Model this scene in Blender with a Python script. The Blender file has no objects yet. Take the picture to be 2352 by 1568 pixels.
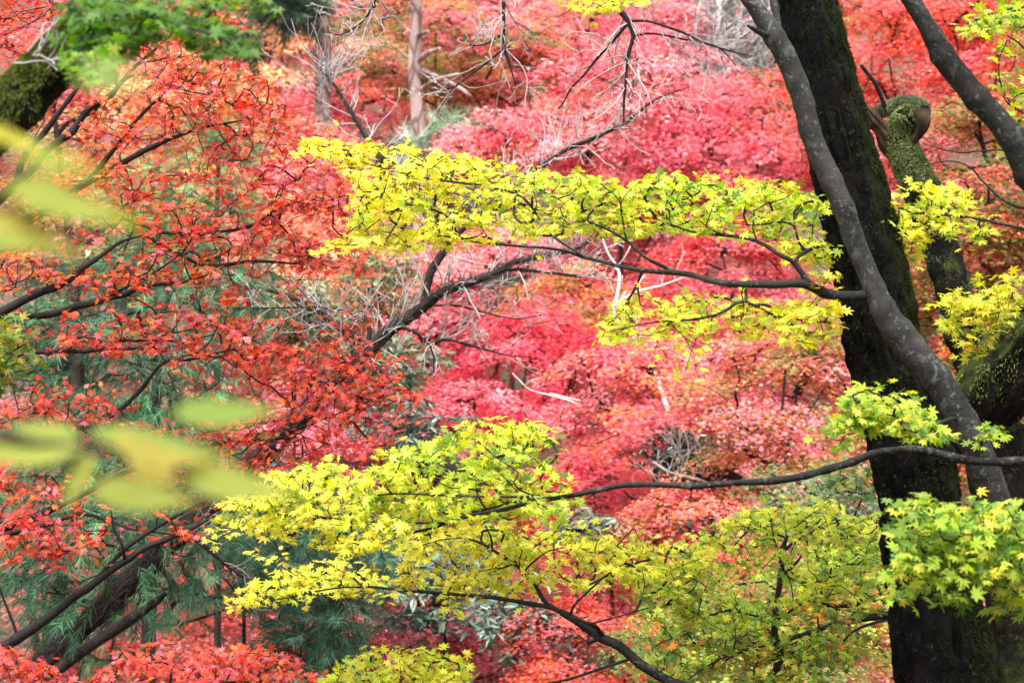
import bpy, math, random
import numpy as np

# ------------------------------------------------------------------ camera, sky, sun, exposure
SC = bpy.context.scene
COL = SC.collection
R = math.radians
TANX = 0.268                       # tangent of half the horizontal field of view
CAMZ = 2.0
cam = bpy.data.cameras.new('camera')
cam.sensor_width = 36.0
cam.lens = 18.0 / TANX
cam.clip_start = 0.05
cam.clip_end = 2000.0
cam.dof.use_dof = True
cam.dof.focus_distance = 8.0
cam.dof.aperture_fstop = 4.7
cam_ob = bpy.data.objects.new('camera', cam)
cam_ob.location = (0, 0, CAMZ)
cam_ob.rotation_euler = (R(90), 0, 0)
COL.objects.link(cam_ob)
SC.camera = cam_ob

SUN_EL, SUN_AZ = 66.0, 195.0        # overcast: a very soft high sun, behind the viewer
w = bpy.data.worlds.new('World')
SC.world = w
w.use_nodes = True
nt = w.node_tree
bg = nt.nodes['Background']
sky = nt.nodes.new('ShaderNodeTexSky')
sky.sky_type = 'NISHITA'
sky.sun_disc = False
sky.sun_elevation = R(SUN_EL)
sky.sun_rotation = R(SUN_AZ)
sky.dust_density = 4.0
hs = nt.nodes.new('ShaderNodeHueSaturation')   # cloud cover: the same sky with little of its blue
hs.inputs['Saturation'].default_value = 0.22
nt.links.new(sky.outputs[0], hs.inputs['Color'])
nt.links.new(hs.outputs[0], bg.inputs['Color'])
bg.inputs['Strength'].default_value = 0.15
sl = bpy.data.lights.new('sun', 'SUN')
sl.energy = 1.35
sl.angle = R(18)
sl.color = (1.0, 0.96, 0.9)
so = bpy.data.objects.new('sun', sl)
so.rotation_euler = (-R(90 - SUN_EL), 0, -R(SUN_AZ))
so.location = (0, 10, 30)
COL.objects.link(so)
SC.view_settings.view_transform = 'Standard'
SC.view_settings.look = 'None'
SC.view_settings.exposure = 2.05
SC.view_settings.gamma = 1.0
SC.view_settings.use_curve_mapping = False
cy = SC.cycles
cy.max_bounces = 7
cy.diffuse_bounces = 4
cy.glossy_bounces = 2
cy.transmission_bounces = 5
cy.use_denoising = True
cy.caustics_reflective = False
cy.caustics_refractive = False

# ------------------------------------------------------------------ helpers
def U(d):
    """metres per pixel of the 2352 wide photograph at depth d"""
    return TANX * d / 1176.0

def P(px, py, d):
    return np.array([(px - 1176.0) * U(d), d, CAMZ + (784.0 - py) * U(d)])

def nrm(v):
    v = np.asarray(v, float)
    return v / np.maximum(np.linalg.norm(v, axis=-1, keepdims=True), 1e-9)

def hash3(ix, iy, iz, seed):
    h = (ix.astype(np.int64) * 374761393 + iy.astype(np.int64) * 668265263 + iz.astype(np.int64) * 2147483647 + seed * 974711) & 0xffffffff
    h = ((h ^ (h >> 13)) * 1274126177) & 0xffffffff
    h = ((h ^ (h >> 16)) * 2246822519) & 0xffffffff
    return ((h ^ (h >> 15)) & 0xffff) / 65535.0

def vnoise(p, seed=1):
    p = np.asarray(p, float)
    f = np.floor(p)
    t = p - f
    t = t * t * (3 - 2 * t)
    i = f.astype(np.int64)
    o = 0
    for dx in (0, 1):
        for dy in (0, 1):
            for dz in (0, 1):
                wgt = (t[:, 0] if dx else 1 - t[:, 0]) * (t[:, 1] if dy else 1 - t[:, 1]) * (t[:, 2] if dz else 1 - t[:, 2])
                o = o + wgt * hash3(i[:, 0] + dx, i[:, 1] + dy, i[:, 2] + dz, seed)
    return o * 2 - 1

def fbm(p, seed=1, oct=3):
    p = np.asarray(p, float)
    return sum(vnoise(p * 2 ** k, seed + k) * 0.5 ** k for k in range(oct))

def ground_z(x, y):
    x = np.asarray(x, float); y = np.asarray(y, float)
    z = np.where(y < 5, 0.0, 0.0)
    z = z - 3.6 * np.clip((y - 5) / 10.0, 0, 1) ** 2 * (3 - 2 * np.clip((y - 5) / 10.0, 0, 1))
    z = z + np.clip(y - 17, 0, 90) * 0.36 + np.clip(y - 107, 0, 400) * 0.05
    z = z + 0.0035 * np.clip(np.abs(x) - 6, 0, 60) ** 2
    q = np.stack([x * 0.23, y * 0.23, x * 0], -1).reshape(-1, 3)
    return z + (fbm(q, 77) * 0.35 * np.clip((y.ravel() - 3) / 6, 0.15, 1)).reshape(z.shape)

def gz(x, y):
    return float(ground_z(np.array([x]), np.array([y]))[0])

class MB:
    def __init__(self):
        self.v, self.q, self.t, self.cq, self.ct, self.n = [], [], [], [], [], 0
    def add(self, v, quads=None, tris=None, cq=None, ct=None):
        v = np.asarray(v, np.float32).reshape(-1, 3)
        if quads is not None and len(quads):
            quads = np.asarray(quads, np.int32).reshape(-1, 4)
            self.q.append(quads + self.n)
            self.cq.append(np.zeros((len(quads), 3), np.float32) if cq is None else np.asarray(cq, np.float32))
        if tris is not None and len(tris):
            tris = np.asarray(tris, np.int32).reshape(-1, 3)
            self.t.append(tris + self.n)
            self.ct.append(np.zeros((len(tris), 3), np.float32) if ct is None else np.asarray(ct, np.float32))
        self.v.append(v)
        self.n += len(v)
    def build(self, name, mat, parent=None, smooth=True, color=False):
        v = np.concatenate(self.v)
        q = np.concatenate(self.q) if self.q else np.zeros((0, 4), np.int32)
        t = np.concatenate(self.t) if self.t else np.zeros((0, 3), np.int32)
        if parent is not None:
            v = v - np.array(parent.location, np.float32)
        me = bpy.data.meshes.new(name)
        me.vertices.add(len(v))
        me.vertices.foreach_set('co', v.astype(np.float32).ravel())
        loops = np.concatenate([q.ravel(), t.ravel()]).astype(np.int32)
        me.loops.add(len(loops))
        me.loops.foreach_set('vertex_index', loops)
        nf = len(q) + len(t)
        me.polygons.add(nf)
        st = np.concatenate([np.arange(len(q)) * 4, len(q) * 4 + np.arange(len(t)) * 3]).astype(np.int32)
        me.polygons.foreach_set('loop_start', st)
        me.polygons.foreach_set('use_smooth', np.full(nf, smooth, bool))
        me.update(calc_edges=True)
        if color:
            c = np.concatenate(self.cq + self.ct)
            a = me.attributes.new('tint', 'FLOAT_COLOR', 'FACE')
            a.data.foreach_set('color', np.concatenate([c, np.ones((len(c), 1), np.float32)], 1).astype(np.float32).ravel())
        me.materials.append(mat)
        ob = bpy.data.objects.new(name, me)
        COL.objects.link(ob)
        if parent is not None:
            ob.parent = parent
        return ob

def thing(name, label, cat, loc, group=None):
    o = bpy.data.objects.new(name, None)
    o.empty_display_size = 0.2
    o.location = tuple(float(a) for a in loc)
    COL.objects.link(o)
    o['label'] = label
    o['category'] = cat
    if group:
        o['group'] = group
    return o

def smooth_path(pts, step):
    """Catmull-Rom through pts (n, k); extra columns such as a radius ride along"""
    p = np.asarray(pts, float)
    if len(p) < 3:
        n = max(2, int(np.linalg.norm(p[-1, :3] - p[0, :3]) / step) + 1)
        s = np.linspace(0, 1, n)[:, None]
        return p[0] * (1 - s) + p[-1] * s
    e = np.vstack([2 * p[0] - p[1], p, 2 * p[-1] - p[-2]])
    out = []
    for i in range(1, len(e) - 2):
        n = max(2, int(np.linalg.norm(e[i + 1, :3] - e[i, :3]) / step) + 1)
        t = np.linspace(0, 1, n, endpoint=False)[:, None]
        a, b, c, d = e[i - 1], e[i], e[i + 1], e[i + 2]
        out.append(0.5 * (2 * b + (c - a) * t + (2 * a - 5 * b + 4 * c - d) * t ** 2 + (3 * b - a - 3 * c + d) * t ** 3))
    out.append(p[-1:])
    return np.vstack(out)

def tube(mb, pts, rad, sides=6, rough=0.0, seed=1, freq=6.0, cap=True, ridges=0.0):
    p = np.asarray(pts, float)
    n = len(p)
    rad = np.broadcast_to(np.asarray(rad, float), (n,))
    tg = nrm(np.gradient(p, axis=0))
    ref = np.array([0, 0, 1.0]) if abs(tg[0, 2]) < 0.9 else np.array([1.0, 0, 0])
    nn = np.zeros((n, 3))
    cur = nrm(np.cross(tg[0], ref))
    for i in range(n):
        cur = cur - tg[i] * (cur @ tg[i])
        cur = cur / max(np.linalg.norm(cur), 1e-9)
        nn[i] = cur
    bb = np.cross(tg, nn)
    a = np.linspace(0, 2 * math.pi, sides, endpoint=False)
    dirs = nn[:, None] * np.cos(a)[None, :, None] + bb[:, None] * np.sin(a)[None, :, None]
    rr = np.repeat(rad[:, None], sides, 1)
    if rough:
        q = (p[:, None] + dirs * rad[:, None, None])
        rr = rr * (1 + rough * fbm(q.reshape(-1, 3) * freq, seed, 4).reshape(n, sides))
        if ridges:
            L = np.concatenate([[0], np.cumsum(np.linalg.norm(np.diff(p, axis=0), axis=1))])
            qa = np.stack([np.cos(a)[None] * 3.2 + L[:, None] * 0.2, np.sin(a)[None] * 3.2 + 0 * L[:, None], (L[:, None] * 1.6 + 0 * a[None])], -1)
            rr = rr * (1 - ridges * np.abs(fbm(qa.reshape(-1, 3) * 2.2, seed + 9, 3).reshape(n, sides)))
    v = (p[:, None] + dirs * rr[:, :, None]).reshape(-1, 3)
    i = np.arange(n - 1)[:, None] * sides
    j = np.arange(sides)[None]
    k = (j + 1) % sides
    quads = np.stack([i + j, i + k, i + sides + k, i + sides + j], -1).reshape(-1, 4)
    tris = None
    if cap:
        v = np.vstack([v, p[0], p[-1] + tg[-1] * rad[-1] * 0.5])
        c0, c1 = n * sides, n * sides + 1
        jj = np.arange(sides); kk = (jj + 1) % sides
        tris = np.concatenate([np.stack([kk, jj, np.full(sides, c0)], -1),
                               np.stack([(n - 1) * sides + jj, (n - 1) * sides + kk, np.full(sides, c1)], -1)])
    mb.add(v, quads, tris)

def pathpx(pts, step=0.05):
    """[(px, py, depth, width in px), ...] -> smooth points and radii"""
    a = np.array([np.append(P(x, y, d), 0.5 * wd * U(d)) for x, y, d, wd in pts])
    s = smooth_path(a, step)
    return s[:, :3], s[:, 3]

# ------------------------------------------------------------------ materials
def new_mat(name):
    m = bpy.data.materials.new(name)
    m.use_nodes = True
    nt = m.node_tree
    return m, nt, nt.nodes['Principled BSDF'], nt.nodes['Material Output']

def noise(nt, coord, scale, detail=4, rough=0.6, dist=0.0):
    n = nt.nodes.new('ShaderNodeTexNoise')
    n.inputs['Scale'].default_value = scale
    n.inputs['Detail'].default_value = detail
    n.inputs['Roughness'].default_value = rough
    n.inputs['Distortion'].default_value = dist
    nt.links.new(coord, n.inputs['Vector'])
    return n.outputs['Fac']

def ramp(nt, fac, stops):
    r = nt.nodes.new('ShaderNodeValToRGB')
    el = r.color_ramp.elements
    while len(el) < len(stops):
        el.new(0.5)
    for e, (pos, c) in zip(el, stops):
        e.position = pos
        e.color = (c[0], c[1], c[2], 1) if hasattr(c, '__len__') else (c, c, c, 1)
    nt.links.new(fac, r.inputs[0])
    return r.outputs[0]

def mixc(nt, fac, a, b):
    m = nt.nodes.new('ShaderNodeMix')
    m.data_type = 'RGBA'
    for s, i in ((fac, 0), (a, 6), (b, 7)):
        if hasattr(s, 'links') or hasattr(s, 'is_linked'):
            nt.links.new(s, m.inputs[i])
        elif i == 0:
            m.inputs[0].default_value = s
        else:
            m.inputs[i].default_value = (s[0], s[1], s[2], 1)
    return m.outputs[2]

def mathn(nt, op, a, b=None):
    m = nt.nodes.new('ShaderNodeMath')
    m.operation = op
    for i, s in enumerate((a, b)):
        if s is None: continue
        if hasattr(s, 'is_linked'): nt.links.new(s, m.inputs[i])
        else: m.inputs[i].default_value = s
    return m.outputs[0]

def bark(name, dark, light, scale=8.0, stretch=(1, 1, 0.25), lichen=None, lichen_amt=0.62, moss=None, moss_dir=(0.6, 0.2, 0.6), moss_amt=0.5,
         bump=0.6, rough=0.85, bump_dist=0.02, crack=None, spec=0.25, rings=False):
    m, nt, bs, out = new_mat(name)
    tc = nt.nodes.new('ShaderNodeTexCoord')
    mp = nt.nodes.new('ShaderNodeMapping')
    mp.inputs['Scale'].default_value = stretch
    nt.links.new(tc.outputs['Object'], mp.inputs[0])
    f1 = noise(nt, mp.outputs[0], scale, 6, 0.65, 0.4)
    f2 = noise(nt, tc.outputs['Object'], scale * 0.35, 3)
    col = mixc(nt, ramp(nt, f1, [(0.32, 0.0), (0.7, 1.0)]), dark, light)
    col = mixc(nt, mathn(nt, 'MULTIPLY', ramp(nt, f2, [(0.4, 0.0), (0.7, 1.0)]), 0.5), col, [c * 0.45 for c in dark])
    if crack:
        vo = nt.nodes.new('ShaderNodeTexVoronoi')
        vo.feature = 'DISTANCE_TO_EDGE'
        vo.inputs['Scale'].default_value = crack
        nt.links.new(mp.outputs[0], vo.inputs['Vector'])
        ck = ramp(nt, vo.outputs['Distance'], [(0.0, 0.0), (0.12, 1.0)])
        col = mixc(nt, ck, [c * 0.3 for c in dark], col)
        f1 = mathn(nt, 'ADD', f1, mathn(nt, 'MULTIPLY', ck, 0.4))
    if rings:      # faint scars and wrinkles round the stem
        mr = nt.nodes.new('ShaderNodeMapping')
        mr.inputs['Scale'].default_value = (0.5, 0.5, 7.0)
        nt.links.new(tc.outputs['Object'], mr.inputs[0])
        fr = noise(nt, mr.outputs[0], 5, 4, 0.65, 0.5)
        col = mixc(nt, ramp(nt, fr, [(0.52, 0.0), (0.68, 0.75)]), col, [c * 0.45 for c in dark])
    if lichen:
        fl = noise(nt, tc.outputs['Object'], scale * 2.2, 5, 0.68, 0.6)
        fs = noise(nt, tc.outputs['Object'], scale * 7.0, 3, 0.6)
        fm = noise(nt, tc.outputs['Object'], scale * 0.45, 3, 0.6)
        l1 = mathn(nt, 'MULTIPLY', ramp(nt, fl, [(lichen_amt - 0.02, 0.0), (lichen_amt + 0.06, 0.8)]), ramp(nt, fm, [(0.42, 0.0), (0.62, 1.0)]))
        l2 = ramp(nt, fs, [(lichen_amt + 0.04, 0.0), (lichen_amt + 0.1, 0.7)])
        lf = mathn(nt, 'MAXIMUM', l1, l2)
        col = mixc(nt, lf, col, lichen)
    if moss:
        ge = nt.nodes.new('ShaderNodeNewGeometry')
        dp = nt.nodes.new('ShaderNodeVectorMath')
        dp.operation = 'DOT_PRODUCT'
        nt.links.new(ge.outputs['Normal'], dp.inputs[0])
        dp.inputs[1].default_value = moss_dir
        fb = noise(nt, tc.outputs['Object'], scale * 0.7, 5, 0.7)
        s = mathn(nt, 'ADD', mathn(nt, 'MULTIPLY', dp.outputs['Value'], 0.45), fb)
        mf = ramp(nt, s, [(moss_amt, 0.0), (moss_amt + 0.16, 1.0)])
        fc = noise(nt, tc.outputs['Object'], scale * 6, 3)
        mc = mixc(nt, fc, [c * 0.35 for c in moss], moss)
        col = mixc(nt, mf, col, mc)
    nt.links.new(col, bs.inputs['Base Color'])
    bs.inputs['Roughness'].default_value = rough
    bs.inputs['Specular IOR Level'].default_value = spec
    bp = nt.nodes.new('ShaderNodeBump')
    bp.inputs['Strength'].default_value = bump
    bp.inputs['Distance'].default_value = bump_dist
    ff = noise(nt, mp.outputs[0], scale * 4, 5, 0.7)
    nt.links.new(mathn(nt, 'ADD', f1, mathn(nt, 'MULTIPLY', ff, 0.5)), bp.inputs['Height'])
    nt.links.new(bp.outputs[0], bs.inputs['Normal'])
    return m

def leaf_mat(name, rough=0.42, trans=0.4, spec=0.5, sat=1.15):
    """tint attribute of each leaf, seen from above and glowing through from below"""
    m, nt, bs, out = new_mat(name)
    at = nt.nodes.new('ShaderNodeAttribute')
    at.attribute_name = 'tint'
    nt.links.new(at.outputs['Color'], bs.inputs['Base Color'])
    bs.inputs['Roughness'].default_value = rough
    bs.inputs['Specular IOR Level'].default_value = spec
    if trans > 0:
        tr = nt.nodes.new('ShaderNodeBsdfTranslucent')
        hv = nt.nodes.new('ShaderNodeHueSaturation')
        hv.inputs['Saturation'].default_value = sat
        hv.inputs['Value'].default_value = 1.15
        nt.links.new(at.outputs['Color'], hv.inputs['Color'])
        nt.links.new(hv.outputs[0], tr.inputs['Color'])
        mx = nt.nodes.new('ShaderNodeMixShader')
        mx.inputs[0].default_value = trans
        nt.links.new(bs.outputs[0], mx.inputs[1])
        nt.links.new(tr.outputs[0], mx.inputs[2])
        nt.links.new(mx.outputs[0], out.inputs['Surface'])
    return m

M_LEAF = leaf_mat('maple_leaf', 0.45, 0.5, 0.25, 1.2)
M_LEAFR = leaf_mat('red_leaf', 0.38, 0.46, 0.36, 1.25)
M_LEAFB = leaf_mat('slope_leaf', 0.40, 0.46, 0.42, 1.2)
M_NEAR = leaf_mat('near_leaf', 0.7, 0.5, 0.1)
M_NEEDLE = leaf_mat('conifer_needle', 0.45, 0.2, 0.3)
M_GLOSSY = leaf_mat('evergreen_leaf', 0.3, 0.15, 0.5)
M_MOSS = leaf_mat('moss_tuft', 0.9, 0.25, 0.1)
M_DARK = bark('wet_shade_dark_bark', (0.002, 0.0017, 0.0014), (0.0075, 0.006, 0.0045), 22, (1, 1, 0.35), lichen=(0.055, 0.06, 0.052), lichen_amt=0.60,  # wet bark, blackened further in place of shade from a canopy overhead
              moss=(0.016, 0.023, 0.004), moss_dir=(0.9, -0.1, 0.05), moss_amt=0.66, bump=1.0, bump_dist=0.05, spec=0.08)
M_GREY = bark('smooth_grey_bark', (0.014, 0.0135, 0.012), (0.05, 0.048, 0.043), 9, (1, 1, 0.6), lichen=(0.125, 0.13, 0.12), lichen_amt=0.57, bump=0.5, rough=0.8, spec=0.15, rings=True)
M_GREYD = bark('dark_grey_bark', (0.008, 0.0075, 0.0065), (0.024, 0.023, 0.02), 10, (1, 1, 0.6), lichen=(0.085, 0.09, 0.085), lichen_amt=0.57, bump=0.5, rough=0.75, spec=0.15, rings=True)
M_MOSSY = bark('mossy_bark', (0.005, 0.004, 0.003), (0.02, 0.015, 0.01), 16, (1, 1, 0.5), lichen=(0.09, 0.115, 0.09), lichen_amt=0.6,
               moss=(0.055, 0.072, 0.016), moss_dir=(-0.3, -0.15, 0.9), moss_amt=0.58, bump=1.0, bump_dist=0.05, spec=0.1)
M_CHERRY = bark('cherry_bark', (0.016, 0.012, 0.011), (0.075, 0.06, 0.055), 20, (1, 1, 0.5), lichen=(0.2, 0.19, 0.17), lichen_amt=0.66,
                moss=(0.07, 0.085, 0.02), moss_dir=(-0.1, -0.1, 0.6), moss_amt=0.80, bump=1.0, bump_dist=0.05, spec=0.15)
M_FIBRE = bark('shaggy_bark_strips', (0.018, 0.014, 0.012), (0.13, 0.105, 0.095), 60, bump=0.2)
M_TWIG = bark('dark_twig_bark', (0.006, 0.005, 0.0045), (0.022, 0.018, 0.016), 30, bump=0.3, rough=0.7, spec=0.2)
M_PALE = bark('pale_twig_bark', (0.22, 0.195, 0.185), (0.46, 0.425, 0.41), 30, bump=0.2, rough=0.8)
M_WHITE = bark('bleached_dead_wood', (0.70, 0.66, 0.62), (0.85, 0.82, 0.79), 20, bump=0.3, rough=0.8)
M_PINE = bark('pink_grey_pine_bark', (0.30, 0.20, 0.18), (0.50, 0.37, 0.34), 6, (1, 1, 0.35), bump=0.8, crack=5)
M_BROWN = bark('brown_bark', (0.03, 0.021, 0.016), (0.09, 0.065, 0.052), 9, (1, 1, 0.3), lichen=(0.2, 0.2, 0.17), lichen_amt=0.7, bump=0.7)
M_WOOD = bark('broken_wood', (0.012, 0.007, 0.004), (0.10, 0.058, 0.03), 18, (1, 1, 0.18), bump=0.9)

def ground_mat():
    m, nt, bs, out = new_mat('leaf_litter')
    tc = nt.nodes.new('ShaderNodeTexCoord')
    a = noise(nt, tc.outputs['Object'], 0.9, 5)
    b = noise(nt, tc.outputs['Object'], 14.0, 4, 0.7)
    c = ramp(nt, b, [(0.3, (0.012, 0.008, 0.005)), (0.45, (0.045, 0.022, 0.012)), (0.57, (0.13, 0.035, 0.02)), (0.72, (0.17, 0.08, 0.035))])  # litter tones darkened overall to stand for shade under the trees
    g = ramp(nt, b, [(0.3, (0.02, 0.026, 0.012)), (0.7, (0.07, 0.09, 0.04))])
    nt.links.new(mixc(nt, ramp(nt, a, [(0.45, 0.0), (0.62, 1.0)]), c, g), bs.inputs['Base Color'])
    bs.inputs['Roughness'].default_value = 0.9
    bp = nt.nodes.new('ShaderNodeBump')
    bp.inputs['Distance'].default_value = 0.08
    nt.links.new(b, bp.inputs['Height'])
    nt.links.new(bp.outputs[0], bs.inputs['Normal'])
    return m

# ------------------------------------------------------------------ ground: one sheet to the horizon
gx = np.concatenate([np.linspace(-400, -45, 12), np.linspace(-42, 42, 85), np.linspace(45, 400, 12)])
gy = np.concatenate([np.linspace(-200, -12, 10), np.linspace(-10, 110, 121), np.linspace(115, 700, 20)])
X, Y = np.meshgrid(gx, gy)
Z = ground_z(X, Y)
nx, ny = len(gx), len(gy)
ii = (np.arange(ny - 1)[:, None] * nx + np.arange(nx - 1)[None]).ravel()
mb = MB()
mb.add(np.stack([X, Y, Z], -1), np.stack([ii, ii + 1, ii + nx + 1, ii + nx], -1))
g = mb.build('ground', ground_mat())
g['kind'] = 'structure'

# ------------------------------------------------------------------ leaves
def maple_template(angles, lengths, notch=0.42, shoulder=True, droop=0.22):
    """palmate leaf: stalk at the origin, middle lobe along +Y, one or two quads per lobe"""
    v = [(0, 0, 0.0)]
    q = []
    A = np.radians(angles)
    half = [(A[i + 1] - A[i]) / 2 for i in range(len(A) - 1)]
    cuts = [A[0] - half[0]] + [(A[i] + A[i + 1]) / 2 for i in range(len(A) - 1)] + [A[-1] + half[-1]]
    def pt(a, r):
        return (math.sin(a) * r, math.cos(a) * r, -droop * r * r)
    for k, c in enumerate(cuts):
        lo = notch * (0.6 if k in (0, len(cuts) - 1) else 1) * (lengths[max(0, min(len(lengths) - 1, k - 1))] + lengths[min(k, len(lengths) - 1)]) * 0.5
        v.append(pt(c, lo))
    nc = len(cuts)
    for k, (a, L) in enumerate(zip(A, lengths)):
        nL, nR = 1 + k, 2 + k
        if shoulder:
            s = 0.13 * (0.7 + 0.3 * L)
            b = len(v)
            for sg in (-1, 1):
                x, y = math.sin(a) * L * 0.62 + sg * math.cos(a) * s, math.cos(a) * L * 0.62 - sg * math.sin(a) * s
                v.append((x, y, -droop * (x * x + y * y) + 0.03))
            v.append(pt(a, L))
            q += [(0, nL, b, b + 2), (0, b + 2, b + 1, nR)]
        else:
            v.append(pt(a, L))
            q.append((0, nL, len(v) - 1, nR))
    return np.array(v), np.array(q)

T7 = maple_template([-128, -86, -43, 0, 43, 86, 128], [0.45, 0.76, 0.95, 1.0, 0.95, 0.76, 0.45])
T5 = maple_template([-100, -50, 0, 50, 100], [0.7, 0.95, 1.0, 0.95, 0.7], 0.42, False)
T3 = maple_template([-75, 0, 75], [0.9, 1.0, 0.9], 0.5, False)
# lance-shaped and oval leaves
def blade_template(wd, n=4, droop=0.25, fold=0.06):
    v, q = [], []
    for i in range(n + 1):
        t = i / n
        wv = wd * (math.sin(math.pi * t ** 0.8) ** 0.8 if 0 < t < 1 else 0.02)
        for s in (-1, 0, 1):
            v.append((s * wv, t, -droop * t * t + fold * abs(s)))
    for i in range(n):
        a = i * 3
        q += [(a, a + 1, a + 4, a + 3), (a + 1, a + 2, a + 5, a + 4)]
    return np.array(v), np.array(q)
T_LANCE = blade_template(0.13, 3)
def pointed(wd, n=14):
    v, q = [], []
    for i in range(n + 1):
        t = i / n
        wv = wd * max(0.012, math.sin(math.pi * t ** 0.72) * (1 - 0.35 * t) * 1.25)
        for k in (-1, 0, 1):
            v.append((k * wv + 0.05 * math.sin(t * 2.6), t, -0.16 * t * t + 0.05 * abs(k) + 0.02 * math.sin(t * 9)))
    for i in range(n):
        a = i * 3
        q += [(a, a + 1, a + 4, a + 3), (a + 1, a + 2, a + 5, a + 4)]
    return np.array(v), np.array(q)
T_OVAL = pointed(0.205)

def put_leaves(mb, tpl, pos, tip, nor, size, col, rng):
    tv, tq = tpl
    N = len(pos)
    n = nrm(nor)
    t = nrm(tip - n * np.sum(tip * n, 1, keepdims=True))
    x = np.cross(t, n)
    zs = rng.uniform(-0.2, 1.7, N)
    asym = rng.uniform(0.75, 1.08, N)
    L = tv[None] * np.ones((N, 1, 1))
    L[:, :, 2] *= zs[:, None]
    L[:, :, 0] *= asym[:, None]
    L *= np.asarray(size)[:, None, None]
    W = pos[:, None] + L[..., 0:1] * x[:, None] + L[..., 1:2] * t[:, None] + L[..., 2:3] * n[:, None]
    K, F = len(tv), len(tq)
    quads = (tq[None] + (np.arange(N) * K)[:, None, None]).reshape(-1, 4)
    c = np.repeat(col, F, 0)
    mb.add(W.reshape(-1, 3), quads, cq=c)

RED = (0.55, 0.045, 0.025); VERM = (0.60, 0.085, 0.025); CRIM = (0.61, 0.045, 0.08); PINKR = (0.70, 0.135, 0.17)  # CRIM and PINKR are paled in place of haze over the slope
PINK = (0.78, 0.29, 0.32); SALM = (0.73, 0.26, 0.18); ORAN = (0.64, 0.18, 0.035); MAROON = (0.24, 0.025, 0.04)
MAUVE = (0.44, 0.13, 0.17); OLIVE = (0.27, 0.20, 0.03); GREEN = (0.10, 0.19, 0.03); LIME = (0.38, 0.49, 0.05)
YELL = (0.63, 0.60, 0.075); GOLD = (0.68, 0.50, 0.05); PEACH = (0.78, 0.44, 0.22); DGREEN = (0.055, 0.13, 0.02); BROWN = (0.25, 0.10, 0.03)
SAGE = (0.16, 0.22, 0.13)

def tint(rng, n, pal, base=None, jit=0.16):
    cs = np.array([p[0] for p in pal]); ws = np.array([p[1] for p in pal], float); ws /= ws.sum()
    k = rng.choice(len(cs), n, p=ws)
    c = cs[k]
    if base is not None:
        keep = rng.random(n)[:, None]
        c = np.where(keep < 0.62, base, c)
    c2 = cs[rng.choice(len(cs), n, p=ws)]
    m = rng.uniform(0, 0.35, (n, 1))
    c = c * (1 - m) + c2 * m
    return np.clip(c * np.exp(rng.normal(0, jit, (n, 1))) * np.exp(rng.normal(0, 0.05, (n, 3))), 0.004, 0.85)

# ------------------------------------------------------------------ branching
def grow(starts, targets, rng, step=0.12, rtip=0.0015, power=0.45, bow=0.12, sdir=None, rcap=1e9):
    """joins each target to the nearest wood so far; returns the twig paths, their radii and each target's last direction"""
    starts = np.asarray(starts, float); targets = np.asarray(targets, float)
    cap_n = len(starts) + len(targets) * 60
    N = np.zeros((cap_n, 3)); D = np.zeros((cap_n, 3)); par = np.full(cap_n, -1, int)
    m = len(starts)
    N[:m] = starts
    if sdir is not None:
        D[:m] = sdir
    dist0 = np.min(np.linalg.norm(targets[:, None] - starts[None], axis=2), 1)
    chains, ends, last = [], {}, np.zeros((len(targets), 3))
    for ti in np.argsort(dist0):
        a = targets[ti]
        dd = a - N[:m]
        ds = np.linalg.norm(dd, axis=1)
        back = np.sum(dd * D[:m], 1) / np.maximum(ds, 1e-6)
        i = int(np.argmin(ds * (1.25 - 0.35 * back)))
        p0, L = N[i], ds[i]
        k = int(min(max(2, L / step), 40))
        c = p0 + D[i] * L * 0.2 + (a - p0) * 0.25 + rng.normal(0, bow * L, 3) * np.array([1, 1, 0.7])
        s = np.linspace(0, 1, k + 1)[1:, None]
        pts = (1 - s) ** 2 * p0 + 2 * s * (1 - s) * c + s ** 2 * a
        pts[:-1] += rng.normal(0, 0.018 * min(L, 0.8), (k - 1, 3))
        idx = np.arange(m, m + k)
        N[idx] = pts
        prev = np.vstack([p0, pts[:-1]])
        D[idx] = nrm(pts - prev)
        par[idx] = np.concatenate([[i], idx[:-1]])
        last[ti] = D[idx[-1]]
        chains.append((i, idx))
        m += k
    cnt = np.zeros(m)
    for _, idx in chains:
        cnt[idx[-1]] += 1
    for j in range(m - 1, -1, -1):
        if par[j] >= 0:
            cnt[par[j]] += cnt[j]
    rad = np.minimum(rtip * np.maximum(cnt, 1) ** power, rcap)
    paths = []
    for i, idx in chains:
        r = np.concatenate([[min(rad[i], rad[idx[0]] * 1.25) if i >= len(starts) else rad[idx[0]] * 1.2], rad[idx]])
        paths.append((np.vstack([N[i], N[idx]]), r))
    return paths, last

def in_poly(poly, rng, n):
    p = np.array(poly, float)
    lo, hi = p.min(0), p.max(0)
    out = np.zeros((0, 2))
    while len(out) < n:
        q = lo + rng.random((n * 3 + 10, 2)) * (hi - lo)
        ins = np.zeros(len(q), bool)
        for i in range(len(p)):
            a, b = p[i], p[i - 1]
            c = ((a[1] > q[:, 1]) != (b[1] > q[:, 1])) & (q[:, 0] < (b[0] - a[0]) * (q[:, 1] - a[1]) / (b[1] - a[1] + 1e-12) + a[0])
            ins ^= c
        out = np.vstack([out, q[ins]])
    return out[:n]

def poly_area(poly):
    p = np.array(poly, float)
    return abs(np.sum(p[:, 0] * np.roll(p[:, 1], 1) - p[:, 1] * np.roll(p[:, 0], 1))) / 2

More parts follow.
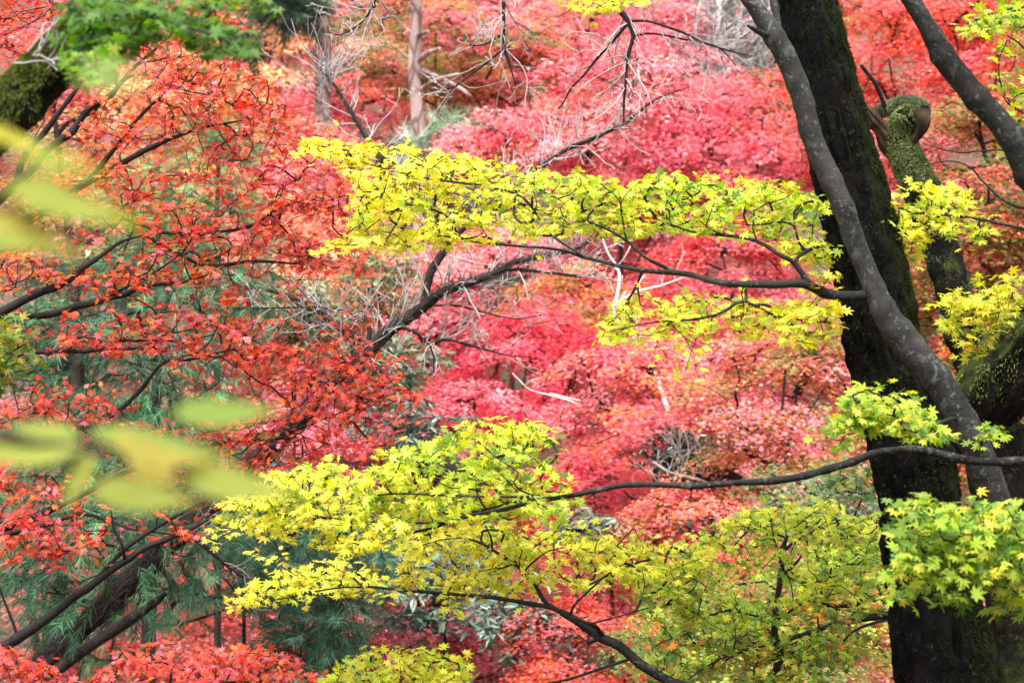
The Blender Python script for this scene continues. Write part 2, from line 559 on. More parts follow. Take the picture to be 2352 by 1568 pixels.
def spray_leaves(mb, rng, cen, dirs, pals, size, per=(5, 8), face=0.35, tpl=None, tilt=0.48, clump=0.10, gap=1.0):
    """each twig end carries opposite pairs of leaves and one at its tip, held near level"""
    pos, tip, nor, col, sz = [], [], [], [], []
    for i in range(len(cen)):
        m = rng.integers(per[0], per[1] + 1)
        u = dirs[i] + rng.normal(0, 0.25, 3)
        u[2] *= 0.5
        u = nrm(u)
        side = nrm(np.cross(u, [0, 0, 1]))
        s = np.linspace(0, clump * gap, m)
        sg = np.where(np.arange(m) % 2 == 0, 1, -1)
        an = np.radians(rng.uniform(25, 85, m)) * sg
        an[0] = rng.normal(0, 0.3)
        dvec = np.cos(an)[:, None] * u + np.sin(an)[:, None] * side + rng.normal(0, 0.18, (m, 3))
        dvec[:, 2] -= 0.15
        dvec = nrm(dvec)
        pp = cen[i] - u * s[:, None] + dvec * rng.uniform(0.3, 1.1, m)[:, None] * size + rng.normal(0, 0.3 * size, (m, 3))
        nn = np.array([0, -face, 1.0]) + rng.normal(0, tilt, (m, 3))
        pal = pals[i]
        base = np.array(pal[rng.choice(len(pal), p=np.array([q[1] for q in pal]) / sum(q[1] for q in pal))][0])
        pos.append(pp); tip.append(dvec); nor.append(nn)
        col.append(tint(rng, m, pal, base, 0.2))
        sz.append(size * np.clip(rng.normal(0.95, 0.2, m), 0.45, 1.35))
    put_leaves(mb, tpl if tpl is not None else T7, np.vstack(pos), np.vstack(tip), np.vstack(nor), np.concatenate(sz), np.vstack(col), rng)

DEN = 2.1
def knobbly(p, r, seed):
    """kinks and swellings at the nodes of a limb"""
    rg = np.random.default_rng(seed)
    L = np.concatenate([[0], np.cumsum(np.linalg.norm(np.diff(p, axis=0), axis=1))])
    nodes = np.cumsum(rg.uniform(0.05, 0.2, 400)); nodes = nodes[nodes < L[-1]]
    if len(nodes) < 3: return p, r
    off = rg.normal(0, 1, (len(nodes), 3))
    w = np.stack([np.interp(L, nodes, off[:, k]) for k in range(3)], 1)
    fade = np.clip(np.minimum(L, L[-1] - L) / 0.15, 0, 1)[:, None]
    p = p + w * fade * np.clip(r[:, None] * 0.35, 0.0015, 0.006)
    dn = np.min(np.abs(L[:, None] - nodes[None]), 1)
    return p, r * (0.94 + 0.22 * np.exp(-(dn / 0.018) ** 2) * rg.uniform(0.3, 1))

def near_maple(name, label, trunk_paths, limb_paths, regions, seed, size=0.034, twig=None, bark_trunk=None, bark_limb=None, group=None, per=(5, 8), face=0.35,
               cat='tree', trunk_sides=20, trunk_rough=0.05, base=None, step=0.10, rtip=0.0013, leafmat=None, den=1.0, ridges=0.0):
    """trunk_paths / limb_paths: lists of [(px, py, depth, width px)]; regions: (polygon, twig ends per 10 000 px2, depth, depth spread, palette)"""
    rng = np.random.default_rng(seed)
    if base is None:
        x, y, d, wd = trunk_paths[0][0]
        b = P(x, y, d)
        base = (b[0], b[1], gz(b[0], b[1]))
    th = thing(name, label, cat, base, group)
    starts, sdir = [], []
    for tp in trunk_paths:
        p, r = knobbly(*pathpx(tp, 0.025), seed + 40)
        m = MB()
        tube(m, p, r, trunk_sides, trunk_rough, seed, 5.0, ridges=ridges)
        m.build('trunk', bark_trunk or M_GREY, th)
    for lp in limb_paths:
        p, r = knobbly(*pathpx(lp, 0.02), seed + len(starts))
        m = MB()
        tube(m, p, r, 12, 0.12, seed + 3, 14.0)
        m.build('limb', bark_limb or bark_trunk or M_GREYD, th)
        starts.append(p[len(p) // 5::2]); sdir.append(nrm(np.gradient(p, axis=0))[len(p) // 5::2])
    if not starts:
        p, r = pathpx(trunk_paths[0], 0.05)
        starts.append(p[len(p) // 2:]); sdir.append(nrm(np.gradient(p, axis=0))[len(p) // 2:])
    cen, pals = [], []
    for poly, dens, d0, dd, pal in regions:
        n = max(3, int(poly_area(poly) / 1e4 * dens * DEN * den))
        q = in_poly(poly, rng, n)
        ds = d0 + rng.uniform(-dd, dd, n)
        for (x, y), d in zip(q, ds):
            cen.append(P(x, y, d))
            pals.append(pal(x, y, rng) if callable(pal) else pal)
    cen = np.array(cen)
    paths, last = grow(np.vstack(starts), cen, rng, step, rtip, 0.44, 0.06, np.vstack(sdir), 0.0048)
    m = MB()
    for lp in limb_paths:
        p, r = pathpx(lp, 0.05)
        tube(m, p, r * 0.3, 4, cap=False)
    for p, r in paths:
        tube(m, p, r, 5, cap=False)
    m.build('branchwork', twig or M_TWIG, th)
    m = MB()
    spray_leaves(m, rng, cen, last, pals, size, per, face)
    m.build('foliage', leafmat or M_LEAF, th, smooth=False, color=True)
    return th

def ext(path):
    return path

# ------------------------------------------------------------------ trees of the far slope
BG_GROUP = 'red and orange maples on the slope across the hollow'
def slope_maple(label, cx, cy, d, rx, ry, pal, tau=4.2, lean=0, trunk_px=None, span=14.5, tpl=None, seed=0, name='maple_tree', group=BG_GROUP, barkm=None, flat=0.19, npad=None, cat='maple', face=0.25):
    rng = np.random.default_rng(seed * 17 + 5)
    u = U(d)
    rx *= 1.12; ry *= 1.3
    c = P(cx, cy, d)
    rX, rZ = rx * u, ry * u
    rY = min(rX, 2.6) * 0.85
    tx = (c[0] if trunk_px is None else (trunk_px - 1176) * u)
    b = np.array([tx, d + 0.5 * rY, gz(tx, d + 0.5 * rY) - 0.1])
    th = thing(name, label, cat, b, group)
    # layered pads: shelves of foliage on the ends of the limbs
    n = npad or int(26 + 60 * min(1, rx * ry / 60000))
    g1 = rng.normal(size=(n, 3))
    g1 = nrm(g1) * (rng.uniform(0.35, 1.0, (n, 1)) ** 0.6)
    pads = c + g1 * np.array([rX, rY, rZ * 1.05]) - np.array([0, 0, 0.08 * rZ])
    pr = np.clip(0.27 * (rX * rZ) ** 0.5 * rng.uniform(0.65, 1.45, n) * (40.0 / n) ** 0.25, 0.12, 3)
    top = c[2] + 0.1 * rZ
    tp = np.array([b, b + (c - b) * 0.35 + rng.normal(0, 0.12, 3), b + (c - b) * 0.7 + rng.normal(0, 0.15, 3), [c[0], c[1], top]])
    H = top - b[2]
    tr = smooth_path(np.column_stack([tp, [0.007 * H + 0.02, 0.006 * H + 0.012, 0.0045 * H + 0.008, 0.01]]), 0.2)
    m = MB(); tube(m, tr[:, :3], tr[:, 3], 9, 0.1, seed, 4.0); m.build('trunk', barkm or M_BROWN, th)
    k0 = int(len(tr) * 0.45)
    paths, last = grow(tr[k0:, :3], pads, rng, 0.25, 0.006 * d / 20, 0.5, 0.16, nrm(np.gradient(tr[:, :3], axis=0))[k0:])
    # finer twigs out of each pad centre
    fine = []
    for i in range(n):
        for _ in range(4):
            a = rng.uniform(0, 2 * math.pi)
            q = pads[i] + pr[i] * rng.uniform(0.4, 0.9) * np.array([math.cos(a), math.sin(a), rng.uniform(-0.1, 0.25)])
            fine.append((smooth_path(np.array([pads[i], (pads[i] + q) / 2 + rng.normal(0, 0.06 * pr[i], 3), q]), 0.2), 0.004 * d / 20))
    m = MB()
    tube(m, tr[k0:, :3], tr[k0:, 3] * 0.4, 4, cap=False)
    for p, r in paths:
        tube(m, p, r, 5, cap=False)
    for p, r in fine:
        tube(m, p, r, 4, cap=False)
    m.build('branchwork', barkm or M_TWIG, th)
    area = math.pi * rx * ry
    N = int(tau * area / (span * span * 0.33 * 0.6))
    wpad = pr ** 2 / np.sum(pr ** 2)
    k = rng.choice(n, N, p=wpad)
    a = rng.uniform(0, 2 * math.pi, N)
    rr = np.sqrt(rng.random(N)) ** 1.15
    lump = 1 + 0.45 * np.sin(a * 3 + k * 1.7) * np.sin(a * 5 + k)
    off = np.stack([np.cos(a), np.sin(a), 0 * a], 1) * (rr * lump)[:, None] * pr[k][:, None]
    outw = nrm((pads - c) * np.array([1, 1, 0.3]))[k]
    pos = pads[k] + off * 1.25
    pos[:, 2] += rng.normal(0, flat, N) * pr[k] - 0.30 * pr[k] * rr ** 2 - 0.35 * np.sum(off * outw, 1)
    hor = np.stack([np.cos(a), np.sin(a), -0.3 + 0 * a], 1) + outw * 0.6 + rng.normal(0, 0.4, (N, 3))
    nor = np.array([0, -face, 1.0]) + outw * 0.3 + rng.normal(0, 0.33, (N, 3))
    ws = np.array([q[1] for q in pal], float); ws /= ws.sum()
    pb = np.array([q[0] for q in pal])[rng.choice(len(pal), n, p=ws)]
    col = tint(rng, N, pal, pb[k] * np.exp(rng.normal(0, 0.12, (n, 1)))[k], 0.16)
    s = span * u / 1.7 * rng.uniform(0.7, 1.2, N)
    m = MB()
    put_leaves(m, tpl if tpl is not None else (T5 if d < 27 else T3), pos, hor, nor, s, col, rng)
    m.build('crown', M_LEAFB, th, smooth=False, color=True)
    return th

# palettes
P_PINK = [(PINKR, 3), (PINK, 5), (CRIM, 1), (SALM, 1.5)]
P_PALEPINK = [(PINK, 4), (PINKR, 2), (SALM, 2)]
P_CORAL = [(SALM, 3), (PINKR, 3), (PINK, 2), (PEACH, 1)]
P_CRIM = [((0.58, 0.03, 0.065), 7), (PINKR, 1.2), (RED, 1)]
P_RED = [(RED, 3), (VERM, 3), (PINKR, 3), (ORAN, 1)]
P_OLIVE = [(OLIVE, 4), (ORAN, 0.8), (PINKR, 2.5), (PINK, 1), (GREEN, 2), (BROWN, 0.8)]
P_OLIVERED = [(OLIVE, 2.5), (PINKR, 3), (CRIM, 1), (ORAN, 1.5), (BROWN, 1)]
P_PEACH = [(PEACH, 5), (SALM, 1.5), (ORAN, 1)]
P_ORPINK = [(PINKR, 3), (ORAN, 3), (PINK, 1.5), (VERM, 2), (OLIVE, 0.7)]
P_ORGREEN = [(OLIVE, 4), (ORAN, 2), (GREEN, 4), (VERM, 1.5), (PINKR, 1)]
P_GREENOR = [(GREEN, 5), (OLIVE, 3), (LIME, 2.5), (ORAN, 1), (VERM, 0.3)]
P_SAGE = [(SAGE, 4), (GREEN, 3), (OLIVE, 1.5), (PINK, 0.8)]
P_MAROON = [(MAROON, 4), (MAUVE, 3), (CRIM, 2.5), (RED, 1.5)]
P_MAUVE = [(MAUVE, 3), (CRIM, 2), (PINKR, 2), (MAROON, 1)]

S = slope_maple
sd = [0]
def sm(label, *a, **k):
    sd[0] += 1
    return S(label, *a, seed=sd[0], **k)

# ---- highest, farthest row
sm('pale coral maple highest on the slope behind the two pink pine trunks', 850, 50, 52, 190, 120, P_CORAL)
sm('pale salmon maple at the top of the slope above the hanging bare twigs', 1200, 40, 54, 210, 120, P_CORAL)
sm('salmon pink maple beside the thicket of whitish bare trees', 1560, 80, 46, 170, 150, [(SALM, 4), (PINK, 3), (PINKR, 2)])
sm('peach coloured maple under the dark pine bough', 610, 130, 48, 150, 160, P_PEACH)
sm('peach and yellow maple glimpsed behind the vermilion branches', 430, 340, 38, 230, 190, [(PEACH, 4), (GOLD, 1.5), (SALM, 1.5)])
sm('faded mauve maple behind the whitish bare trees', 1760, 110, 56, 170, 160, [(MAUVE, 3), (PINK, 2), (PEACH, 1)])
sm('dull olive maple topmost between the dark trunk and the slanting grey limb', 2010, -20, 44, 170, 80, P_OLIVE)
sm('hazy pink maple far up behind the peach coloured one', 330, 80, 50, 240, 160, P_PALEPINK)
# ---- second row
sm('olive and orange maple spreading across both pine trunks', 1000, 90, 33, 290, 90, P_OLIVE, flat=0.1)
sm('rosy maple right of the pine trunk with broken stubs', 830, 270, 35, 150, 120, P_PINK)
sm('olive green maple behind the lower half of the stubbed pine trunk', 1040, 230, 39, 150, 90, [(OLIVE, 4), (GREEN, 2), (BROWN, 2), (ORAN, 1)])
sm('rose red maple with a dark forked stem under the hanging twig', 1210, 170, 34, 190, 130, P_OLIVERED + [(PINKR, 4)])
sm('light pink rounded maple just above the yellow foliage', 1170, 345, 28, 160, 80, P_PINK)
sm('large bright pink maple under the long hanging branch', 1450, 260, 27, 220, 190, P_PINK)
sm('deep rose maple left of the dark trunk', 1640, 340, 26, 190, 140, [(PINKR, 4), (CRIM, 2.5), (MAUVE, 1.5), (SALM, 1)])
sm('reddish olive maple touching the grey slender trunk', 1790, 260, 29, 110, 100, P_OLIVERED)
sm('pink maple low behind the crown gap next to the grey trunk', 1790, 400, 25, 120, 70, P_PINK)
sm('scarlet and pink maple between the dark trunk and the slanting grey limb', 2040, 150, 24, 200, 200, P_RED)
sm('vivid red maple in the corner above the slanting grey limb', 2290, 90, 22, 170, 170, P_RED)
sm('orange, olive and green maple behind the slanting grey limb', 2270, 400, 16.5, 200, 190, [(RED, 2), (OLIVE, 3.5), (GREEN, 3.5), (MAUVE, 1), (ORAN, 1), (PINKR, 1.5)])
sm('rose maple seen around the mossy stub', 2110, 390, 21, 150, 130, P_PINK)
# ---- middle
sm('light pink maple behind the bare cherry fork', 1130, 650, 25, 230, 110, P_PALEPINK + [(PINKR, 3)])
sm('red and olive maple right of the bare cherry limb', 1330, 700, 23, 180, 80, [(CRIM, 3), (OLIVE, 2.5), (ORAN, 1.5), (BROWN, 1)])
sm('bright scarlet maple under the long grey branch', 1660, 600, 21.5, 210, 100, [(RED, 4), (PINKR, 2.5), (CRIM, 1), (MAUVE, 2)])
sm('deep crimson maple in the centre of the hollow', 1210, 850, 21, 220, 125, P_CRIM)
sm('frosted pink and orange maple right of the crimson one', 1500, 890, 16.5, 240, 120, P_ORPINK + [(PINK, 5), (PINKR, 2)])
sm('orange, pink and green maple against the left edge of the dark trunk', 1830, 930, 14.5, 220, 190, P_ORPINK + [(OLIVE, 3), (GREEN, 2.5), (PINK, 2)])
sm('rust and olive maple behind the mossy leaning trunk', 2200, 610, 17.5, 210, 170, P_ORGREEN)
sm('orange maple behind the thick mossy limb', 2290, 930, 16, 180, 190, P_ORGREEN + [(VERM, 2)])
sm('coral pink maple below the crimson one', 1090, 950, 19, 170, 60, [(PINKR, 4), (PINK, 2), (CRIM, 2)])
# ---- low
sm('ruby red maple under the long horizontal branch', 1390, 1140, 18, 240, 110, P_CRIM + [(PINKR, 3), (ORAN, 1)])
sm('coral orange maple below the dead brush', 1640, 1215, 14.4, 190, 95, [(SALM, 3), (VERM, 3), (PINKR, 2), (OLIVE, 1)])
sm('pale green and olive maple beside the dark trunk', 1870, 1150, 12.6, 160, 90, P_SAGE)
sm('dark maroon maple at the bottom centre', 1010, 1490, 14.5, 210, 120, P_MAROON)
sm('red orange maple behind the forked grey limb at the bottom', 1350, 1490, 12.8, 190, 110, [(RED, 3), (VERM, 3), (MAUVE, 2), (ORAN, 1)])
sm('green and orange maple filling the gap low behind the yellow foliage', 1760, 1470, 11.2, 300, 150, P_GREENOR)
sm('coral and green maple behind the foot of the dark trunk', 2150, 1430, 12.5, 210, 170, [(PINKR, 3), (GREEN, 2), (ORAN, 2), (SAGE, 1)])
sm('coral pink maple glowing through the cedar', 260, 1400, 19, 340, 170, [(PINKR, 4), (VERM, 2), (SALM, 2)])
sm('coral maple at the foot of the dense cedar', 720, 1520, 17, 200, 110, [(PINKR, 4), (RED, 2), (SALM, 2)])
sm('orange pink maple behind the bare cherry twigs', 720, 620, 26, 200, 170, [(SALM, 3), (ORAN, 2), (PEACH, 2), (PINKR, 1.5)])
sm('peach pink maple between the vermilion branches and the bare cherry', 640, 420, 31, 190, 140, P_CORAL)
sm('coral pink maple low behind the blurred leaves', 90, 1010, 17, 220, 110, [(PINKR, 4), (VERM, 2), (SALM, 1)])
sm('scarlet maple behind the mossy limb', 110, 160, 13, 240, 220, [(RED, 3), (VERM, 3), (MAUVE, 2), (PINK, 0.5)], tau=2.2, span=20)
sm('orange and green maple far left behind the red branches', 140, 420, 22, 230, 170, [(PEACH, 2), (OLIVE, 2), (ORAN, 2), (SAGE, 2)])

# ---- deep in the hollow, seen through the gaps
FP = [(PINKR, 3), (PINK, 4.5), (CRIM, 1.2)]
sm('pink maple deep behind the bleached dead sapling', 1480, 560, 29, 200, 110, FP)
sm('rosy maple deep behind the lower yellow sprays beside the dark trunk', 1800, 760, 24, 210, 120, FP)
sm('pink maple deep behind the frosted one', 1520, 760, 25, 210, 110, FP)
sm('crimson maple deep below the cherry fork', 980, 830, 26, 170, 110, FP + [(CRIM, 3)])
sm('rosy maple deep under the long horizontal branch', 1640, 1010, 22, 260, 110, FP + [(ORAN, 2)])
sm('ruby maple deep behind the golden foliage', 1330, 1330, 20, 260, 110, FP + [(CRIM, 3)])
sm('coral maple deep behind the lime sapling', 1700, 1330, 18, 260, 120, FP + [(ORAN, 3)])
sm('rosy maple deep behind the two cedars', 640, 1030, 22, 200, 120, FP)
sm('coral maple deep behind the pale green shrub and bare twigs', 700, 830, 27, 260, 130, P_CORAL)
sm('rosy maple deep behind the mossy leaning trunk', 2120, 760, 23, 230, 170, FP + [(ORAN, 3)])
sm('rosy maple deep behind the hanging bare twigs', 1350, 90, 42, 230, 130, FP)
sm('coral maple deep at the right edge behind the thick mossy limb', 2280, 1200, 19, 200, 170, FP + [(ORAN, 3)])

# ------------------------------------------------------------------ evergreen shrubs and conifers
def evergreen(label, cx, cy, d, rx, ry, pal, tau=2.6, ln=30.0, seed=1, name='evergreen_shrub', droop=0.5, cat='shrub', group='evergreen shrubs among the maples'):
    rng = np.random.default_rng(900 + seed)
    u = U(d)
    c = P(cx, cy, d)
    rX, rZ = rx * u, ry * u
    rY = min(rX, 2.0) * 0.8
    b = np.array([c[0], d, gz(c[0], d) - 0.05])
    th = thing(name, label, cat, b, group)
    n = 46
    pads = c + nrm(rng.normal(size=(n, 3))) * (rng.random((n, 1)) ** 0.45) * np.array([rX, rY, rZ])
    st = smooth_path(np.column_stack([np.array([b, b + (c - b) * 0.5 + rng.normal(0, 0.1, 3), c]), [0.022, 0.018, 0.01]]), 0.15)
    m = MB(); tube(m, st[:, :3], st[:, 3], 8, 0.1, seed); m.build('stem', M_TWIG, th)
    paths, last = grow(st[len(st) // 3:, :3], pads, rng, 0.2, 0.004, 0.45, 0.15)
    m = MB()
    tube(m, st[len(st) // 3:, :3], st[len(st) // 3:, 3] * 0.4, 4, cap=False)
    for p, r in paths: tube(m, p, r, 5, cap=False)
    m.build('branchwork', M_TWIG, th)
    N = int(tau * math.pi * rx * ry / (ln * ln * 0.17 * 0.6))
    nc = N // 7
    cc = pads[rng.integers(0, n, nc)] + rng.normal(0, 0.20, (nc, 3)) * np.array([rX, rY, rZ])
    k = rng.integers(0, nc, N)
    a = rng.uniform(0, 2 * math.pi, N)
    dv = np.stack([np.cos(a), np.sin(a), rng.uniform(-0.7, 0.35, N) - droop * 0.3], 1)
    pos = cc[k] + dv * rng.uniform(0.0, 0.4, (N, 1)) * ln * u
    nor = np.array([0, -0.2, 1.0]) + rng.normal(0, 0.35, (N, 3))
    cb = tint(rng, nc, pal, None, 0.15)
    m = MB()
    put_leaves(m, T_LANCE, pos, dv, nor, ln * u * rng.uniform(0.7, 1.25, N), np.clip(cb[k] * np.exp(rng.normal(0, 0.2, (N, 1))), 0, 0.8), rng)
    m.build('foliage', M_GLOSSY, th, smooth=False, color=True)

EG1 = [((0.10, 0.16, 0.08), 3), ((0.16, 0.22, 0.12), 2), ((0.06, 0.11, 0.06), 2)]
EG2 = [((0.09, 0.14, 0.10), 3), ((0.17, 0.22, 0.17), 2), ((0.05, 0.085, 0.06), 2)]
EG3 = [((0.16, 0.19, 0.07), 3), ((0.25, 0.26, 0.10), 2), ((0.08, 0.12, 0.05), 2)]
evergreen('pale green bamboo leaved shrub just below the cherry fork', 880, 850, 17.5, 130, 100, EG1, seed=1, ln=26)
evergreen('grey green shrub left of the cherry fork', 680, 720, 18, 130, 120, EG3, seed=2, ln=22)
evergreen('dark leafy shrub above the peak of the lower yellow foliage', 920, 990, 15.5, 130, 70, EG2, seed=3, ln=30)
evergreen('light green shrub above the cherry fork behind its twigs', 870, 640, 19, 110, 80, EG3, seed=4, ln=18)
evergreen('large leaved grey green shrub behind the golden foliage', 1020, 1330, 13.5, 170, 110, EG2, seed=5, ln=38)
evergreen('silvery green shrub under the ruby maple', 1330, 1215, 15.5, 90, 45, EG2, seed=6, ln=32)
evergreen('small silvery shrub beside the coral orange maple', 1530, 1195, 14.8, 60, 40, EG2, seed=7, ln=30)
evergreen('mid green shrub at the left edge under the grey maple limb', 110, 790, 14, 130, 120, EG1, seed=8, ln=30)
evergreen('leafy green shrub among maroon leaves at the bottom', 1180, 1420, 13.2, 140, 80, EG2, seed=9, ln=34)
evergreen('shrub with near-black leaves standing in for the shaded gap behind the dead brush', 1590, 1060, 15.6, 115, 62, [((0.012, 0.02, 0.012), 1)], seed=10, ln=24, tau=5)  # leaf colour near black: paints the shade of the hollow
evergreen('yellowish green shrub behind the vermilion branches', 330, 640, 17, 160, 110, EG3, seed=11, ln=24)
evergreen('dark shrub between the two cedars', 560, 1130, 15, 150, 110, EG2, seed=12, ln=28)

def conifer(label, trunk_path, regions, pal, seed, needle=0.095, width=0.0036, bark=None, per=70, name='cedar_tree', cat='cedar', droop=0.6, group=None, ndl=None, twl=0.22, limbs=()):
    """long needled sprays hung on drooping twigs; regions: (polygon, sprays per 10 000 px2, depth, spread)"""
    rng = np.random.default_rng(300 + seed)
    x, y, d, wd = trunk_path[0]
    b = P(x, y, d); b[2] = gz(b[0], b[1]) - 0.05
    th = thing(name, label, cat, b, group)
    p, r = pathpx(trunk_path, 0.1)
    p = np.vstack([b, p]); r = np.concatenate([[r[0] * 1.2], r])
    sp = smooth_path(np.column_stack([p[::3], r[::3]]), 0.1) if len(p) > 12 else np.column_stack([p, r])
    m = MB(); tube(m, sp[:, :3], sp[:, 3], 14, 0.08, seed, 6.0); m.build('trunk', bark or M_BROWN, th)
    st, sdv = [sp[:, :3]], [nrm(np.gradient(sp[:, :3], axis=0))]
    for lp in limbs:
        lpts, lr = pathpx(lp, 0.08)
        m = MB(); tube(m, lpts, lr, 8, 0.08, seed + 2, 7.0); m.build('limb', bark or M_BROWN, th)
        st.append(lpts); sdv.append(nrm(np.gradient(lpts, axis=0)))
    cen = []
    for poly, dens, d0, dd in regions:
        q = in_poly(poly, rng, max(3, int(poly_area(poly) / 1e4 * dens * 1.8)))
        for (x, y), dz in zip(q, rng.uniform(-dd, dd, len(q))):
            cen.append(P(x, y, d0 + dz))
    cen = np.array(cen)
    paths, last = grow(np.vstack(st), cen, rng, 0.15, 0.0022, 0.42, 0.12, np.vstack(sdv))
    m = MB()
    for q in st: tube(m, q, np.full(len(q), 0.004), 4, cap=False)
    for q, rr in paths: tube(m, q, rr, 4, cap=False)
    m.build('branchwork', M_TWIG, th)
    n = len(cen)
    k = np.repeat(np.arange(n), per)
    N = len(k)
    u = nrm(last * np.array([1, 1, 0.5]) + rng.normal(0, 0.3, (n, 3)) + np.array([0, 0, -0.3 * droop]))
    s = rng.uniform(-0.2, 1.0, N)
    base = cen[k] + u[k] * (s * twl)[:, None]
    dv = nrm(u[k] * 0.85 + nrm(rng.normal(size=(N, 3))) * 0.7 + np.array([0, 0, -droop * 0.45]))
    L = needle * rng.uniform(0.6, 1.2, N)
    side = nrm(np.cross(dv, rng.normal(size=(N, 3)))) * (width / 2)
    mid = base + dv * (L * 0.5)[:, None]
    endp = base + dv * L[:, None] + np.array([0, 0, -1]) * (droop * 0.18 * L)[:, None]
    V = np.stack([base - side, base + side, mid + side, mid - side, endp], 1).reshape(-1, 3)
    o = np.arange(N) * 5
    cb = tint(rng, n, pal, None, 0.4)
    c = np.clip(cb[k] * np.exp(rng.normal(0, 0.18, (N, 1))), 0.003, 0.7)
    m = MB()
    m.add(V, np.stack([o, o + 1, o + 2, o + 3], 1), np.stack([o + 3, o + 2, o + 4], 1), c, c)
    m.build('needles', ndl or M_NEEDLE, th, smooth=False, color=True)
    return th

CED = [((0.05, 0.135, 0.062), 4), ((0.10, 0.21, 0.105), 2.5), ((0.028, 0.08, 0.038), 2), ((0.17, 0.27, 0.15), .8)]
CED_B = [((0.036, 0.105, 0.06), 4), ((0.07, 0.16, 0.09), 2), ((0.12, 0.215, 0.135), .8)]
PALEG = [((0.22, 0.34, 0.20), 3), ((0.30, 0.40, 0.26), 2), ((0.14, 0.25, 0.14), 1.5)]
BRIGHTG = [((0.14, 0.24, 0.09), 3), ((0.20, 0.30, 0.13), 2), ((0.08, 0.16, 0.06), 1)]
conifer('tall dark green cedar with its thin brown trunk showing at lower left', [(340, 1560, 13, 34), (345, 1380, 13, 30), (350, 1100, 13, 26), (362, 800, 13, 20), (364, 560, 13, 12), (362, 480, 13, 5)],
        [([(120, 590), (610, 560), (600, 760), (480, 930), (120, 960), (40, 800)], 13, 13, 0.9),
         ([(40, 950), (560, 900), (520, 1130), (60, 1100)], 13, 13, 0.9),
         ([(0, 1130), (480, 1130), (600, 1330), (470, 1430), (130, 1420), (0, 1350)], 10, 13, 0.8), ([(0, 1180), (420, 1150), (520, 1260), (380, 1420), (100, 1440), (0, 1330)], 8, 10.9, 0.5),
         ([(40, 1420), (300, 1430), (260, 1560), (20, 1560)], 5, 13, 0.6)], CED, 1,
        limbs=[[(350, 1440, 13, 9), (440, 1425, 12.8, 8), (530, 1390, 12.6, 6), (575, 1345, 12.4, 4)]])
conifer('dense dark cedar at the bottom behind the yellow branch tips', [(770, 1600, 14.5, 34), (770, 1400, 14.5, 28), (765, 1150, 14.5, 18), (765, 1040, 14.5, 6)],
        [([(560, 1200), (720, 1130), (900, 1180), (880, 1300), (840, 1400), (830, 1560), (600, 1560), (640, 1420), (520, 1300)], 26, 14, 0.9)], CED_B, 2)
conifer('young pine with fresh green needles behind the vermilion branches', [(500, 700, 15.5, 16), (498, 500, 15.5, 12), (505, 340, 15.5, 7), (510, 290, 15.5, 4)],
        [([(455, 290), (560, 285), (570, 345), (500, 385), (440, 350)], 30, 15.3, 0.4),
         ([(300, 370), (560, 360), (600, 560), (300, 590), (220, 480)], 10, 15.5, 0.6)], BRIGHTG, 3, needle=0.13, droop=0.2, name='pine_tree', cat='pine')
conifer('pale green young pine in front of the pink pine trunk', [(1000, 480, 30, 14), (1000, 380, 30, 10), (1002, 300, 30, 5)],
        [([(925, 335), (975, 295), (1030, 270), (1085, 290), (1070, 340), (1010, 385), (920, 380)], 95, 30, 0.9)], PALEG, 4, needle=0.19, width=0.010, per=24, droop=0.05, name='pine_tree', cat='pine', twl=0.3)
conifer('small pale green conifer beside the light pink maple', [(1270, 380, 31, 10), (1272, 300, 31, 7), (1275, 235, 31, 3)],
        [([(1262, 225), (1288, 225), (1295, 270), (1285, 310), (1250, 300)], 110, 31, 0.5)], PALEG, 5, needle=0.19, width=0.010, per=24, droop=0.05, name='pine_tree', cat='pine', twl=0.3)
conifer('pink barked pine with a dark drooping bough at the top', [(742, 330, 32, 40), (742, 160, 32, 37), (746, 0, 32, 33), (750, -160, 32, 28)],
        [([(590, -30), (735, -40), (725, 40), (690, 70), (640, 65), (600, 30)], 70, 31.5, 1.0), ([(530, 60), (590, 50), (600, 130), (560, 150)], 40, 31, 0.5)],
        [((0.025, 0.055, 0.03), 3), ((0.05, 0.09, 0.055), 1)], 6, needle=0.22, width=0.010, per=60, droop=0.2, name='pine_tree', cat='pine', bark=M_PINE, twl=0.4,
        limbs=[[(742, 8, 32, 12), (700, 6, 31.8, 10), (660, 22, 31.5, 8), (640, 45, 31.3, 5)], [(742, 60, 32, 9), (700, 35, 31.6, 7), (620, 20, 31, 5)]])
conifer('pink barked pine with broken stubs between olive maples', [(968, 420, 29.5, 36), (962, 280, 29.5, 33), (952, 180, 29.5, 30), (955, 60, 29.5, 29), (962, -140, 29.5, 24)],
        [([(860, -120), (1060, -120), (1040, -60), (880, -60)], 50, 29.5, 1.0)], [((0.05, 0.09, 0.07), 3), ((0.08, 0.13, 0.1), 1)], 7, needle=0.25, width=0.014, per=20, droop=0.2, name='pine_tree', cat='pine', bark=M_PINE, twl=0.4,
        limbs=[[(958, 84, 29.5, 14), (972, 76, 29.2, 11), (986, 73, 29, 7)], [(962, 140, 29.5, 15), (984, 122, 29.0, 13), (1010, 112, 28.6, 8)],
               [(968, 206, 29.4, 11), (1000, 184, 29, 9), (1055, 170, 28.6, 6)], [(945, 138, 29.5, 7), (915, 115, 29.4, 5), (880, 92, 29.3, 3)],
               [(965, 160, 29.5, 8), (1010, 178, 29.2, 8), (1060, 205, 29.0, 9), (1080, 222, 29, 8)]])

